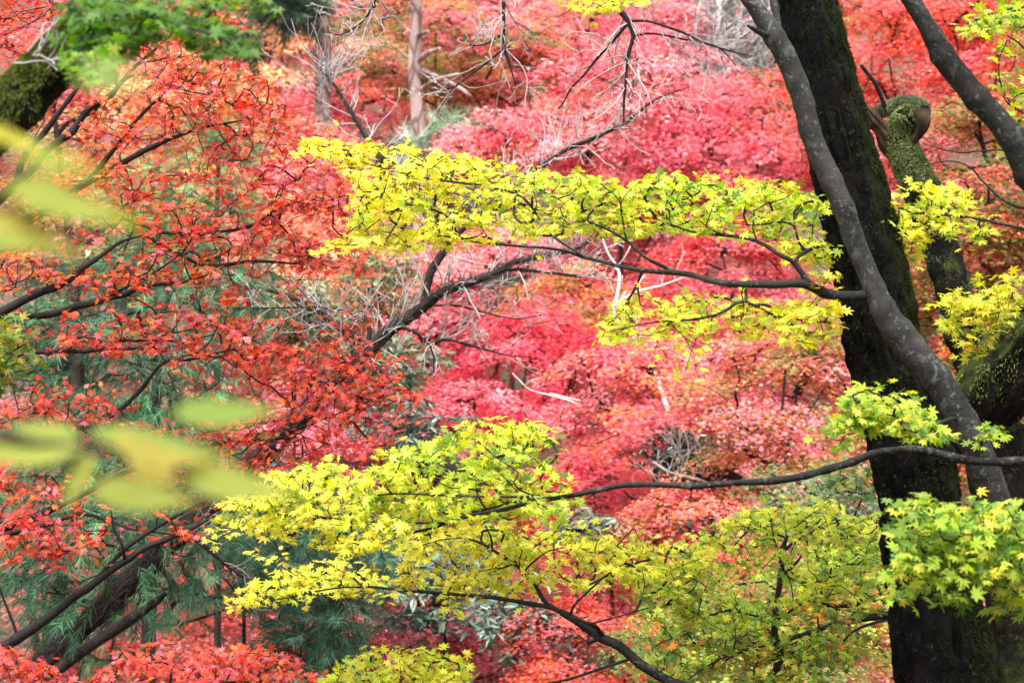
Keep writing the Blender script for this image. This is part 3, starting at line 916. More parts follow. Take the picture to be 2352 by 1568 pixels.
# ------------------------------------------------------------------ bare wood
def twiggery(mb, rng, p, dv, L, r, depth, up=0.25, wob=0.22, kids=(2, 4), droop=0.0, minr=0.0019, curl=0.0):
    """a wandering twig and its side twigs"""
    n = max(5, int(L / 0.05) + 1)
    n = min(n, 26)
    st = L / n
    P0 = np.array(p, float); d = nrm(np.array(dv, float))
    pts = [P0]
    ax = nrm(rng.normal(size=3))
    for i in range(n):
        d = nrm(d + rng.normal(0, wob * 0.45, 3) + np.array([0, 0, up * 0.09]) + np.cross(ax, d) * curl * 0.12)
        pts.append(pts[-1] + d * st)
    pts = np.array(pts)
    rr = np.linspace(r, max(minr, r * 0.35), len(pts))
    tube(mb, pts, rr, 5 if r < 0.006 else 7, cap=False)
    if depth > 0:
        for _ in range(rng.integers(kids[0], kids[1] + 1)):
            i = int(rng.uniform(0.2, 0.95) * n)
            t = nrm(pts[i + 1] - pts[i])
            q = nrm(rng.normal(size=3)); q = nrm(q - t * (q @ t))
            a = math.radians(rng.uniform(30, 65))
            twiggery(mb, rng, pts[i], t * math.cos(a) + q * math.sin(a) + np.array([0, 0, up * 0.4]), L * rng.uniform(0.3, 0.6), max(minr, rr[i] * 0.6), depth - 1, up, wob, kids, droop, minr, curl)

def along(pts, rad, mb, rng, per_m, L, depth, up=0.3, rs=0.5, kids=(1, 3), wob=0.25, curl=0.3, lo=0.1, minr=0.002, rmax=0.006):
    tube(mb, pts, np.asarray(rad) * 0.3, 4, cap=False)
    seg = np.linalg.norm(np.diff(pts, axis=0), axis=1).sum()
    for _ in range(int(seg * per_m)):
        i = int(rng.uniform(lo, 1.0) * (len(pts) - 2))
        t = nrm(pts[i + 1] - pts[i])
        q = nrm(rng.normal(size=3) + np.array([0, 0, up])); q = nrm(q - t * (q @ t))
        a = math.radians(rng.uniform(35, 80))
        twiggery(mb, rng, pts[i], t * math.cos(a) + q * math.sin(a), L * rng.uniform(0.4, 1.2), min(rmax, rad[i] * rs), depth, up, wob, kids, 0, minr, curl)

# the bare cherry: leaning trunk, fork, limbs
rng = np.random.default_rng(41)
ctr = [(60, 1570, 10.6, 66), (128, 1501, 10.6, 58), (235, 1397, 10.6, 54), (323, 1313, 10.6, 52), (403, 1233, 10.6, 50), (504, 1140, 10.6, 48), (640, 1010, 10.6, 48), (760, 890, 10.6, 46), (836, 808, 10.6, 44)]
p, r = pathpx(ctr, 0.04)
cb = P(-260, 1890, 10.6); cb[2] = gz(cb[0], cb[1])
th = thing('cherry_tree', 'leafless cherry with a rough leaning trunk and bare forked limbs', 'cherry tree', cb)
p = np.vstack([smooth_path(np.array([cb, (cb + p[0]) / 2 + [0.05, 0, -0.05], p[0]]), 0.1)[:-1], p]); r = np.concatenate([np.full(len(p) - len(r), r[0] * 1.15), r])
m = MB(); tube(m, p, r, 40, 0.22, 5, 11.0, ridges=0.2); cho = m.build('trunk', M_CHERRY, th)
D = 10.6
cl = [
 [(836, 808, D, 40), (852, 800, D, 34), (892, 759, D, 31), (932, 732, D, 29), (976, 702, D - .05, 27), (1009, 675, D - .1, 23), (1050, 658, D - .15, 20), (1100, 641, D - .2, 18), (1151, 621, D - .25, 16), (1177, 604, D - .3, 14), (1218, 593, D - .3, 12), (1265, 584, D - .3, 10), (1319, 574, D - .35, 7), (1379, 537, D - .4, 4)],
 [(975, 700, D, 22), (986, 635, D, 20), (1014, 584, D, 19), (1032, 545, D, 18), (1010, 510, D, 17), (946, 467, D, 16), (895, 417, D, 15), (862, 349, D, 14), (845, 323, D, 13), (801, 249, D, 11), (784, 222, D, 9), (764, 190, D, 7), (735, 160, D, 4)],
 [(1035, 550, D, 12), (1150, 455, D - .1, 11), (1275, 360, D - .1, 10), (1319, 336, D - .1, 10), (1369, 316, D - .2, 9), (1419, 292, D - .2, 8), (1443, 279, D - .2, 7), (1487, 242, D - .3, 6), (1520, 222, D - .3, 4), (1585, 200, D - .3, 2.5)],
 [(836, 800, D, 24), (790, 757, D + .05, 20), (756, 735, D + .1, 18), (722, 712, D + .1, 17), (689, 695, D + .15, 15), (659, 678, D + .2, 12), (612, 666, D + .2, 7)],
 [(848, 790, D, 14), (848, 749, D, 10), (831, 735, D, 7), (790, 713, D, 5), (739, 705, D, 5), (638, 707, D, 4), (534, 708, D, 3)],
 [(905, 748, D, 12), (925, 752, D - .05, 10), (959, 766, D - .1, 9), (986, 789, D - .1, 9), (1023, 779, D - .15, 8), (1067, 789, D - .2, 7), (1117, 803, D - .2, 5), (1167, 816, D - .3, 3.5), (1214, 819, D - .3, 2.2)],
 [(986, 789, D - .1, 6), (996, 819, D - .1, 4), (996, 856, D - .1, 2.5)],
 [(1160, 618, D - .25, 9), (1218, 621, D - .3, 9), (1278, 628, D - .35, 7), (1335, 634, D - .4, 6), (1386, 621, D - .4, 4)],
 [(990, 702, D, 5), (1050, 702, D - .1, 4.5), (1117, 719, D - .2, 4), (1184, 732, D - .3, 3.5), (1248, 722, D - .3, 2.2)],
 [(110, 1560, D - .1, 30), (138, 1532, D - .15, 29), (235, 1464, D - .2, 28), (336, 1397, D - .25, 22), (380, 1362, D - .3, 12)],
 [(403, 1233, D - .1, 14), (440, 1236, D - .2, 12), (480, 1262, D - .25, 10), (545, 1318, D - .3, 6), (590, 1330, D - .3, 3)],
]
mt = MB()
for k, lp in enumerate(cl):
    p, r = pathpx(lp, 0.04)
    m = MB(); tube(m, p, r, 14 if k < 4 else 9, 0.16, 50 + k, 12.0, ridges=0.08); m.build('limb', M_CHERRY, th)['limb_index'] = k
    if k == 9: continue
    along(p, r, mt, rng, [26, 16, 26, 18, 22, 26, 16, 30, 24, 0, 14][k], 0.30, 2, 0.35, 0.35, (1, 3), 0.3, 0.6, 0.12 if k else 0.0)
for _ in range(20):   # brush of shoots at the fork
    a = rng.normal(0, 1, 3); a[2] = abs(a[2]) + 0.4
    twiggery(mt, rng, P(rng.uniform(700, 890), rng.uniform(735, 800), D + rng.uniform(-.1, .1)), a, rng.uniform(0.15, 0.42), 0.003, 1, 0.5, 0.35, (1, 3), 0, 0.0016, 0.5)
for _ in range(26):
    a = rng.normal(0, 1, 3); a[2] = abs(a[2]) + 0.3
    twiggery(mt, rng, P(rng.uniform(725, 770), rng.uniform(150, 215), D), a, rng.uniform(0.15, 0.4), 0.003, 1, 0.5, 0.3, (1, 3), 0, 0.0016, 0.5)
mt.build('branchwork', M_PALE, th)
# shaggy bark strips clinging to the trunk and the thick limbs
def shaggy(path, n, on):
    m = MB()
    p, r = path
    for _ in range(n):
        i = rng.integers(2, len(p) - 3)
        t = nrm(p[i + 1] - p[i]); q = nrm(rng.normal(size=3)); q = nrm(q - t * (q @ t))
        b0 = p[i] + q * r[i] * 1.02
        dv = nrm(t * rng.choice([-1, 1]) + rng.normal(0, 0.35, 3)); L = rng.uniform(0.03, 0.10)
        k = min(1.0, r[i] / 0.03) * 0.6 + 0.4
        tube(m, np.array([b0, b0 + dv * L * 0.5 + q * 0.010 * k, b0 + dv * L + q * rng.uniform(-0.005, 0.016) * k]), [0.0018 * k, 0.0014 * k, 0.0006], 4, cap=False)
    m.build('shaggy_bark', M_FIBRE, th).parent = on
shaggy(pathpx(ctr, 0.02), 2200, cho)
for ob in [c for c in th.children if c.name.startswith('limb')][:4]:
    k = int(ob['limb_index'])
    shaggy(pathpx(cl[k], 0.02), [420, 260, 180, 160][k], ob)

# bleached dead tree, dead branch, dead brush
def dead(name, label, cat, paths, mat, seed, base=None, per_m=3, L=0.35, group=None, minr=0.002, depth=1):
    rng = np.random.default_rng(seed)
    x, y, d, wd = paths[0][0]
    b = P(x, y, d)
    if base: b[2] = gz(b[0], b[1])
    th = thing(name, label, cat, b, group)
    mt = MB()
    for k, lp in enumerate(paths):
        p, r = pathpx(lp, 0.05)
        m = MB()
        if k == 0 and base:
            p = np.vstack([b, p]); r = np.concatenate([[r[0]], r])
        tube(m, p, r, 9, 0.1, seed, 8.0); m.build('trunk' if k == 0 else 'limb', mat, th)
        along(p, r, mt, rng, per_m, L, depth, 0.3, 0.45, (1, 2), 0.3, 0.4, 0.3, minr, 0.012)
    if mt.n: mt.build('branchwork', mat, th)
    return th
dead('dead_tree', 'bleached white dead sapling with crooked forks left of the yellow sprays', 'dead tree',
     [[(1540, 960, 18.2, 10.2), (1500, 850, 18.2, 9.5), (1455, 775, 18.2, 8.8), (1426, 745, 18.2, 8.2), (1406, 715, 18.2, 8.2), (1416, 685, 18.2, 7.5), (1423, 638, 18.2, 6.8), (1416, 611, 18.2, 5.4), (1396, 581, 18.2, 4.1), (1382, 540, 18.2, 2.7)],
      [(1408, 706, 18.2, 5.4), (1429, 688, 18.1, 5.4), (1470, 668, 18.0, 4.4), (1520, 655, 17.9, 3.4), (1567, 638, 17.8, 2.4)],
      [(1418, 612, 18.2, 2.7), (1435, 590, 18.1, 2.0), (1448, 565, 18.1, 1.4)], [(1464, 670, 18.0, 2.7), (1470, 645, 18.0, 2.0), (1482, 632, 18.0, 1.4)]], M_WHITE, 5, True, 2.5, 0.3)
dead('dead_branch', 'white dead branch caught in the crimson maple', 'branch',
     [[(1325, 927, 15.2, 2.7), (1300, 917, 15.2, 3.4), (1268, 908, 15.2, 2.7), (1218, 895, 15.2, 2.0), (1195, 875, 15.2, 1.7), (1177, 856, 15.2, 1.1)],
      [(1334, 920, 15.2, 3.4), (1300, 912, 15.1, 2.7), (1262, 902, 15.1, 1.4)], [(1205, 886, 15.2, 2.0), (1222, 872, 15.1, 1.5), (1240, 868, 15.1, 1.0)]], M_WHITE, 6, False, 2, 0.15)
rng = np.random.default_rng(77)
th = thing('dead_brush', 'tangle of pale dead brush in the dark hollow', 'brush', P(1590, 1110, 15.0))
m = MB()
tube(m, *pathpx([(1660, 1125, 15.0, 7), (1600, 1100, 15.0, 8), (1540, 1085, 15.0, 7), (1500, 1060, 15.0, 4)]), 7, 0.1)
m.build('stem', M_PALE, th)
m = MB()
for _ in range(22):
    a = np.array([rng.normal(-0.15, 0.55), rng.normal(0, 0.4), rng.uniform(0.25, 1.0)])
    twiggery(m, rng, P(rng.uniform(1480, 1680), rng.uniform(1060, 1115), 15.0 + rng.uniform(-.15, .15)), a, rng.uniform(0.12, 0.42), rng.uniform(0.003, 0.005), 1, 0.25, 0.3, (1, 3), 0, 0.0020, 0.25)
m.build('branchwork', M_PALE, th)
dead('fallen_log', 'dark fallen log slanting through the orange maple above the hollow', 'log',
     [[(1530, 975, 15.1, 8), (1570, 1010, 15.1, 12), (1620, 1055, 15.1, 15), (1690, 1095, 15.1, 17), (1760, 1140, 15.1, 18), (1900, 1260, 15.1, 20), (2150, 1500, 15.0, 22), (2420, 1760, 14.8, 24)]], M_BROWN, 9, False, 1.0, 0.2)
GW = 'whitish leafless trees in the thicket'
for k, (x0, lab) in enumerate([(1640, 'whitish leafless tree at the left end of the thicket'), (1690, 'whitish leafless tree in the middle of the thicket'), (1735, 'whitish leafless tree nearest the grey slender trunk'), (1668, 'slim whitish leafless tree between two stouter ones')]):
    rng = np.random.default_rng(500 + k)
    dd = 41 + k * 0.6
    b = P(x0, 300, dd); b[2] = gz(b[0], b[1])
    th = thing('bare_tree', lab, 'bare tree', b, GW)
    m = MB(); mt = MB()
    for j in range(5):
        xs = x0 + rng.normal(0, 16)
        q = np.array([b, P(x0 + (xs - x0) * 0.4, 190, dd), P(xs, 90, dd + rng.normal(0, .4)), P(xs + rng.normal(0, 22), -60, dd + rng.normal(0, .6))])
        s = smooth_path(np.column_stack([q, [0.09, 0.08, 0.06, 0.03]]), 0.3)
        s[1:, :3] += rng.normal(0, 0.03, (len(s) - 1, 3))
        tube(m, s[:, :3], s[:, 3], 7, 0.05, k)
        along(s[:, :3], s[:, 3], mt, rng, 1.6, 1.6, 1, 0.3, 0.45, (2, 4), 0.4, 0.8, 0.35, 0.014, 0.04)
    m.build('trunk', M_PALE, th)
    mt.build('branchwork', M_PALE, th)

# ------------------------------------------------------------------ the big dark trunk and its hanging bare limbs
rng = np.random.default_rng(11)
dk = [(2330, 1900, 7.2, 300), (2225, 1650, 7.2, 252), (2180, 1568, 7.2, 238), (2140, 1350, 7.2, 212), (2110, 1150, 7.2, 196), (2080, 1000, 7.2, 192), (2040, 850, 7.2, 182), (2010, 700, 7.2, 178), (1975, 520, 7.2, 172), (1935, 360, 7.2, 160), (1895, 200, 7.2, 152), (1865, 80, 7.2, 146), (1848, 0, 7.2, 142), (1810, -250, 7.2, 130), (1780, -600, 7.2, 105), (1760, -900, 7.2, 70)]
p, r = pathpx(dk, 0.025)
b = np.array([p[0][0] + 0.06, 7.2, gz(p[0][0], 7.2) - 0.1])
p = np.vstack([b, p]); r = np.concatenate([[r[0] * 1.3], r])
DT = thing('old_tree', 'big dark mossy sided trunk leaning at right with bare limbs hanging from above', 'tree', b)
dkp, dkr = p, r
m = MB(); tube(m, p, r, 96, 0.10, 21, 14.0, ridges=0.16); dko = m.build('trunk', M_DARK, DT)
hang = [
 [(1812, -240, 7.2, 50), (1650, -330, 7.4, 36), (1500, -180, 7.8, 24), (1400, -30, 8.0, 16), (1413, 10, 8.0, 14), (1443, 50, 8.0, 12), (1455, 84, 8.0, 10), (1443, 124, 8.0, 8), (1438, 181, 8.0, 7), (1433, 235, 8.0, 6), (1433, 282, 8.0, 4)],
 [(1443, 52, 8.0, 8), (1438, 59, 8.0, 8), (1406, 97, 8.05, 7), (1372, 134, 8.1, 7), (1339, 175, 8.1, 6), (1312, 202, 8.1, 5), (1295, 235, 8.1, 4), (1282, 250, 8.1, 2.5)],
 [(1446, 49, 8.0, 7), (1487, 49, 7.95, 6), (1530, 62, 7.9, 6), (1571, 76, 7.9, 5.5), (1612, 97, 7.85, 5), (1663, 114, 7.8, 4), (1712, 127, 7.8, 2.5)],
 [(1455, 84, 8.0, 6), (1487, 77, 7.95, 5.5), (1530, 82, 7.9, 5), (1571, 91, 7.9, 5), (1646, 107, 7.85, 4), (1690, 150, 7.8, 2.2)],
 [(1790, -520, 7.2, 46), (1500, -560, 7.6, 32), (1250, -330, 8.2, 18), (1160, -90, 8.4, 10), (1157, 0, 8.4, 8.5), (1157, 50, 8.4, 8), (1159, 111, 8.4, 7), (1171, 151, 8.4, 5), (1186, 200, 8.4, 3)],
 [(1159, 111, 8.4, 5.5), (1117, 145, 8.4, 5), (1077, 175, 8.4, 4.2), (1050, 195, 8.4, 3.6), (1033, 212, 8.4, 3), (1013, 213, 8.4, 2.6), (1003, 190, 8.4, 1.8)],
 [(1157, 77, 8.4, 4.5), (1117, 101, 8.35, 4), (1083, 104, 8.3, 3), (1067, 81, 8.3, 2)],
 [(1250, -330, 8.2, 16), (1050, -260, 8.4, 12), (900, -120, 8.5, 8), (862, 0, 8.5, 6), (848, 30, 8.5, 5.5), (825, 57, 8.5, 4), (781, 81, 8.5, 3), (758, 74, 8.5, 2)],
]
mt = MB()
for k, lp in enumerate(hang):
    q, rr = pathpx(lp, 0.04)
    m = MB(); tube(m, q, rr, 10, 0.08, 60 + k, 15.0); m.build('limb', M_TWIG, DT)
    i0 = {0: 0.55, 4: 0.62, 7: 0.5}.get(k, 0.05)
    along(q, rr, mt, rng, 17, 0.28, 2, 0.1, 0.5, (1, 3), 0.3, 0.9, i0, 0.0016, 0.0036)
mt.build('branchwork', M_PALE, DT)

# moss tufts: fine blades over the mossy bark
def moss(parent, path, n, L, rng, side, col, lo=0.0, hi=1.0, thr=0.1, wid=0.0022, on=None):
    p, r = path
    m = MB()
    N = n
    i = rng.integers(int(lo * (len(p) - 2)), max(int(lo * (len(p) - 2)) + 1, int(hi * (len(p) - 2))), N)
    t = nrm(p[i + 1] - p[i])
    q = nrm(rng.normal(size=(N, 3)) + np.array(side) * 1.3)
    q = nrm(q - t * np.sum(t * q, 1, keepdims=True))
    b0 = p[i] + q * r[i][:, None] * 0.97 + t * rng.uniform(0, 1, (N, 1)) * np.linalg.norm(p[i + 1] - p[i], axis=1, keepdims=True)
    keep = fbm(b0 * 14, 5, 2) > thr - 0.35
    b0, q, t = b0[keep], q[keep], t[keep]; N = len(b0)
    dv = nrm(q * 0.8 + rng.normal(0, 0.55, (N, 3)) + np.array([0, 0, -0.35]))
    l = L * rng.uniform(0.4, 1.3, N)[:, None]
    sdv = nrm(np.cross(dv, rng.normal(size=(N, 3)))) * wid
    V = np.stack([b0 - sdv, b0 + sdv, b0 + dv * l + np.array([0, 0, -0.25]) * l], 1).reshape(-1, 3)
    o = np.arange(N) * 3
    cl_ = fbm(b0 * 20, 9, 2)[:, None] * 0.5 + rng.normal(0, 0.25, (N, 1))
    c = np.clip(np.array(col) * np.exp(cl_), 0.003, 0.5)
    m.add(V, None, np.stack([o, o + 1, o + 2], 1), None, c)
    ob = m.build('moss', M_MOSS, parent, smooth=False, color=True)
    ob['kind'] = 'stuff'
    if on is not None:
        ob.parent = on
moss(DT, (dkp, dkr), 60000, 0.016, rng, (1.0, -0.05, 0.0), (0.014, 0.02, 0.005), thr=0.35, on=dko)

# ------------------------------------------------------------------ mossy forked tree behind the dark trunk
rng = np.random.default_rng(12)
mtr = [(2420, 1900, 8.3, 210), (2370, 1650, 8.3, 165), (2345, 1480, 8.3, 150), (2320, 1300, 8.3, 140), (2300, 1150, 8.3, 132), (2292, 1040, 8.3, 140), (2290, 980, 8.3, 150)]
p, r = pathpx(mtr, 0.03)
b = np.array([p[0][0], 8.3, gz(p[0][0], 8.3) - 0.1])
p = np.vstack([b, p]); r = np.concatenate([[r[0] * 1.2], r])
MT = thing('mossy_tree', 'moss covered forked tree with a twisted broken stub and a thick limb at right', 'tree', b)
m = MB(); tube(m, p, r, 40, 0.10, 31, 9.0, ridges=0.08); m.build('trunk', M_MOSSY, MT)
big = [(2230, 1030, 8.35, 120), (2240, 975, 8.3, 150), (2275, 900, 8.2, 178), (2330, 825, 8.1, 172), (2400, 745, 8.0, 160), (2520, 590, 7.9, 140), (2680, 330, 7.9, 120), (2800, 50, 8.0, 90)]
pb, rb = pathpx(big, 0.03)
m = MB(); tube(m, pb, rb, 56, 0.13, 32, 9.0, ridges=0.14); on = m.build('limb', M_MOSSY, MT)
moss(MT, (pb, rb), 26000, 0.016, rng, (-0.9, -0.1, 0.9), (0.11, 0.135, 0.03), thr=0.22, on=on)
stem = [(2275, 960, 8.35, 110), (2240, 850, 8.4, 92), (2205, 740, 8.4, 86), (2175, 620, 8.4, 84), (2145, 520, 8.4, 82), (2110, 420, 8.4, 84), (2085, 370, 8.4, 78), (2070, 328, 8.4, 72), (2066, 298, 8.4, 68), (2078, 276, 8.37, 62), (2096, 262, 8.33, 52), (2110, 256, 8.32, 26)]
ps, rs_ = pathpx(stem, 0.02)
m = MB(); tube(m, ps, rs_, 40, 0.2, 33, 13.0, ridges=0.16); on = m.build('limb', M_MOSSY, MT)
moss(MT, (ps, rs_), 9000, 0.014, rng, (0.2, -0.5, 0.4), (0.055, 0.075, 0.036), 0.1, 0.74, thr=0.2, on=on)
moss(MT, (ps, rs_), 9000, 0.012, rng, (-0.3, -0.5, 0.6), (0.15, 0.175, 0.065), 0.73, 1.0, thr=-0.5, on=on)
bough = [(1994, 270, 8.45, 4), (2003, 265, 8.45, 18), (2028, 254, 8.43, 30), (2060, 244, 8.4, 38), (2092, 242, 8.36, 42), (2116, 252, 8.3, 40), (2122, 274, 8.28, 34), (2114, 300, 8.3, 27), (2098, 325, 8.34, 16), (2085, 345, 8.37, 4)]
q2, r2 = pathpx(bough, 0.015)
m = MB(); tube(m, q2, r2, 30, 0.26, 34, 16.0, ridges=0.2); on = m.build('limb', M_WOOD, MT)
moss(MT, (q2, r2), 9000, 0.012, rng, (0, -0.45, 0.75), (0.13, 0.155, 0.075), 0.0, 0.60, thr=-0.1, on=on)
snag = [(2120, 440, 8.45, 60), (2085, 380, 8.45, 66), (2050, 325, 8.42, 58), (2020, 290, 8.4, 46), (1995, 258, 8.38, 32), (1978, 232, 8.36, 16), (1974, 218, 8.36, 4)]
q, rr = pathpx(snag, 0.02)
m = MB(); tube(m, q, rr, 36, 0.3, 36, 22.0, ridges=0.5); m.build('broken_stub', M_WOOD, MT)
tw = [(2036, 255, 8.4, 11), (2025, 225, 8.38, 10), (2010, 192, 8.36, 9.5), (1990, 165, 8.35, 9), (1978, 150, 8.34, 8)]
q, rr = pathpx(tw, 0.02)
m = MB(); tube(m, q, rr, 10, 0.18, 37, 20.0); m.build('twig', M_TWIG, MT)

# ------------------------------------------------------------------ near maples
def pal_y1(x, y, rng):
    g = np.clip((x - 950) / 700, 0, 1) * np.clip((560 - y) / 130 + 0.2, 0.1, 1) + np.clip((x - 1500) / 900, 0, 0.4)
    g = np.clip(g * 1.2 + 0.08, 0.08, 0.9)
    return [(YELL, 4 * (1 - g)), (LIME, 5 * g), (GOLD, 1.2 * (1 - g)), ((0.55, 0.54, 0.03), 2), (GREEN, 1.1 * g), (BROWN, 0.12)]
def pal_y3(x, y, rng):
    g = np.clip((x - 430) / 600, 0.2, 1) * np.clip((1330 - y) / 220, 0.3, 1)
    return [(YELL, 4 * (1 - g)), (LIME, 4 * g), ((0.56, 0.54, 0.03), 2.5), (GREEN, 1.5 * g), (GOLD, 0.6 * (1 - g)), (BROWN, 0.12)]
PY = [(YELL, 5), (GOLD, 1.1), ((0.54, 0.56, 0.03), 2.2), (LIME, 1.2), (BROWN, 0.25)]
PYL = [(YELL, 2.5), ((0.56, 0.54, 0.03), 2), (LIME, 2.5), (GREEN, 0.6), (BROWN, 0.1)]
PGL = [(LIME, 2.5), (GREEN, 3), ((0.2, 0.33, 0.03), 3), (YELL, 1.2), (DGREEN, 1), (GOLD, 0.4)]
PLG = [(LIME, 4), ((0.2, 0.33, 0.03), 2.5), (YELL, 1.4), (GREEN, 1.2), (OLIVE, 0.5)]

GD = 6.6
grey_trunk = [(2560, 1900, GD + .2, 103), (2420, 1500, GD + .1, 91), (2330, 1260, GD, 80), (2270, 1090, GD, 74), (2220, 985, GD, 70), (2160, 890, GD, 72), (2110, 820, GD, 74), (2072, 765, GD, 74), (2030, 715, GD, 62), (2005, 660, GD, 52), (1970, 560, GD, 52), (1945, 490, GD, 52), (1905, 400, GD, 54), (1875, 330, GD, 52), (1842, 230, GD, 52), (1805, 130, GD, 52), (1770, 70, GD, 50), (1730, 10, GD, 39), (1690, -50, GD, 37), (1600, -260, GD - .1, 31), (1520, -520, GD - .2, 23)]
near_maple('maple_tree', 'slender grey barked maple crossing the dark trunk with a long arm of yellow foliage', [grey_trunk], [
    [(2000, 668, GD, 30), (1985, 678, GD, 27), (1950, 680, GD - .02, 26), (1900, 675, GD - .05, 25), (1860, 655, GD - .1, 24), (1835, 650, GD - .1, 22), (1780, 655, GD - .1, 20), (1700, 655, GD - .1, 17), (1640, 645, GD - .1, 15), (1562, 628, GD, 14), (1500, 622, GD, 12), (1430, 612, GD + .1, 10), (1345, 590, GD + .2, 8), (1280, 572, GD + .3, 7), (1200, 565, GD + .3, 6), (1090, 555, GD + .4, 5), (1040, 545, GD + .4, 3)],
    [(1860, 655, GD - .1, 18), (1838, 620, GD - .1, 14), (1822, 600, GD - .1, 13), (1790, 585, GD - .1, 11), (1750, 560, GD, 9), (1700, 545, GD, 8), (1600, 535, GD + .1, 6), (1562, 525, GD + .1, 5), (1500, 500, GD + .2, 3)],
    [(1824, 603, GD - .1, 11), (1840, 585, GD - .05, 10), (1870, 570, GD, 9), (1900, 560, GD + .1, 9)],
    [(1555, 627, GD, 9), (1520, 610, GD, 10), (1480, 590, GD, 8), (1440, 555, GD + .1, 7), (1400, 530, GD + .2, 6), (1340, 505, GD + .3, 5)],
    [(1345, 592, GD + .2, 6), (1270, 540, GD + .3, 6), (1200, 455, GD + .35, 6), (1130, 430, GD + .4, 6), (1050, 420, GD + .45, 5), (960, 405, GD + .5, 4), (860, 380, GD + .5, 3), (760, 350, GD + .5, 2)],
    [(1712, 660, GD - .1, 10), (1712, 690, GD - .12, 8), (1690, 695, GD - .15, 8), (1660, 715, GD - .2, 6), (1600, 735, GD - .2, 5), (1500, 740, GD - .2, 4), (1400, 760, GD - .2, 2.5)],
    [(1712, 692, GD - .12, 7), (1740, 705, GD - .1, 6), (1780, 725, GD, 5), (1850, 735, GD + .1, 4.5), (1940, 745, GD + .2, 3)],
    [(1790, 90, GD, 18), (1782, 40, GD + .1, 20), (1775, -40, GD + .2, 20), (1800, -250, GD + .4, 16)],
    [(1765, 85, GD, 14), (1745, 75, GD - .1, 12), (1718, 60, GD - .15, 7)],
    [(1690, -50, GD, 22), (1560, -90, GD + .3, 14), (1460, -50, GD + .6, 9), (1400, -20, GD + .8, 6)],
    [(2200, 960, GD, 12), (2140, 975, GD - .4, 8), (2060, 960, GD - .7, 5)],
    [(2240, 1030, GD, 10), (2262, 1010, GD - .3, 6), (2280, 990, GD - .4, 4)],
    ], [
    ([(800, 500), (830, 455), (780, 380), (690, 345), (690, 312), (850, 330), (960, 345), (1060, 355), (1200, 375), (1330, 400), (1430, 440), (1430, 540), (1250, 545), (1050, 560), (900, 575), (740, 585), (690, 575), (800, 545)], 15.5, GD + .7, 0.5, pal_y1),
    ([(1330, 395), (1420, 420), (1500, 405), (1600, 395), (1700, 420), (1800, 415), (1880, 430), (1900, 600), (1840, 600), (1700, 545), (1560, 530), (1400, 540), (1300, 500)], 17, GD + .5, 0.55, pal_y1),
    ([(1750, 550), (1900, 540), (1930, 720), (1850, 600)], 7, GD + .2, 0.4, PY),
    ([(1350, 770), (1430, 690), (1600, 670), (1700, 690), (1920, 690), (1945, 770), (1850, 800), (1700, 770), (1600, 790), (1400, 785)], 13, GD + .2, 0.45, PY + [(LIME, 1.5)]),
    ([(1480, 800), (1620, 790), (1600, 860), (1560, 880)], 3, GD, 0.3, PY),
    ([(1285, -40), (1510, -40), (1490, 10), (1380, 18), (1360, 45), (1300, 12)], 14, GD + .6, 0.25, PY),
    ([(1930, 975), (1945, 905), (2000, 890), (2070, 895), (2100, 950), (2165, 960), (2180, 1005), (2100, 1010), (2050, 965), (1990, 985)], 22, GD - .7, 0.25, PGL + [(LIME, 3), (YELL, 1)]),
    ([(1830, 985), (1940, 970), (1980, 1010), (1900, 1040)], 9, GD - .5, 0.25, PLG),
    ([(2240, 975), (2300, 980), (2310, 1010), (2250, 1015)], 14, GD - .4, 0.1, PLG),
    ], 101, bark_trunk=M_GREY, bark_limb=M_GREYD, base=None, size=0.028, trunk_sides=32, trunk_rough=0.05)

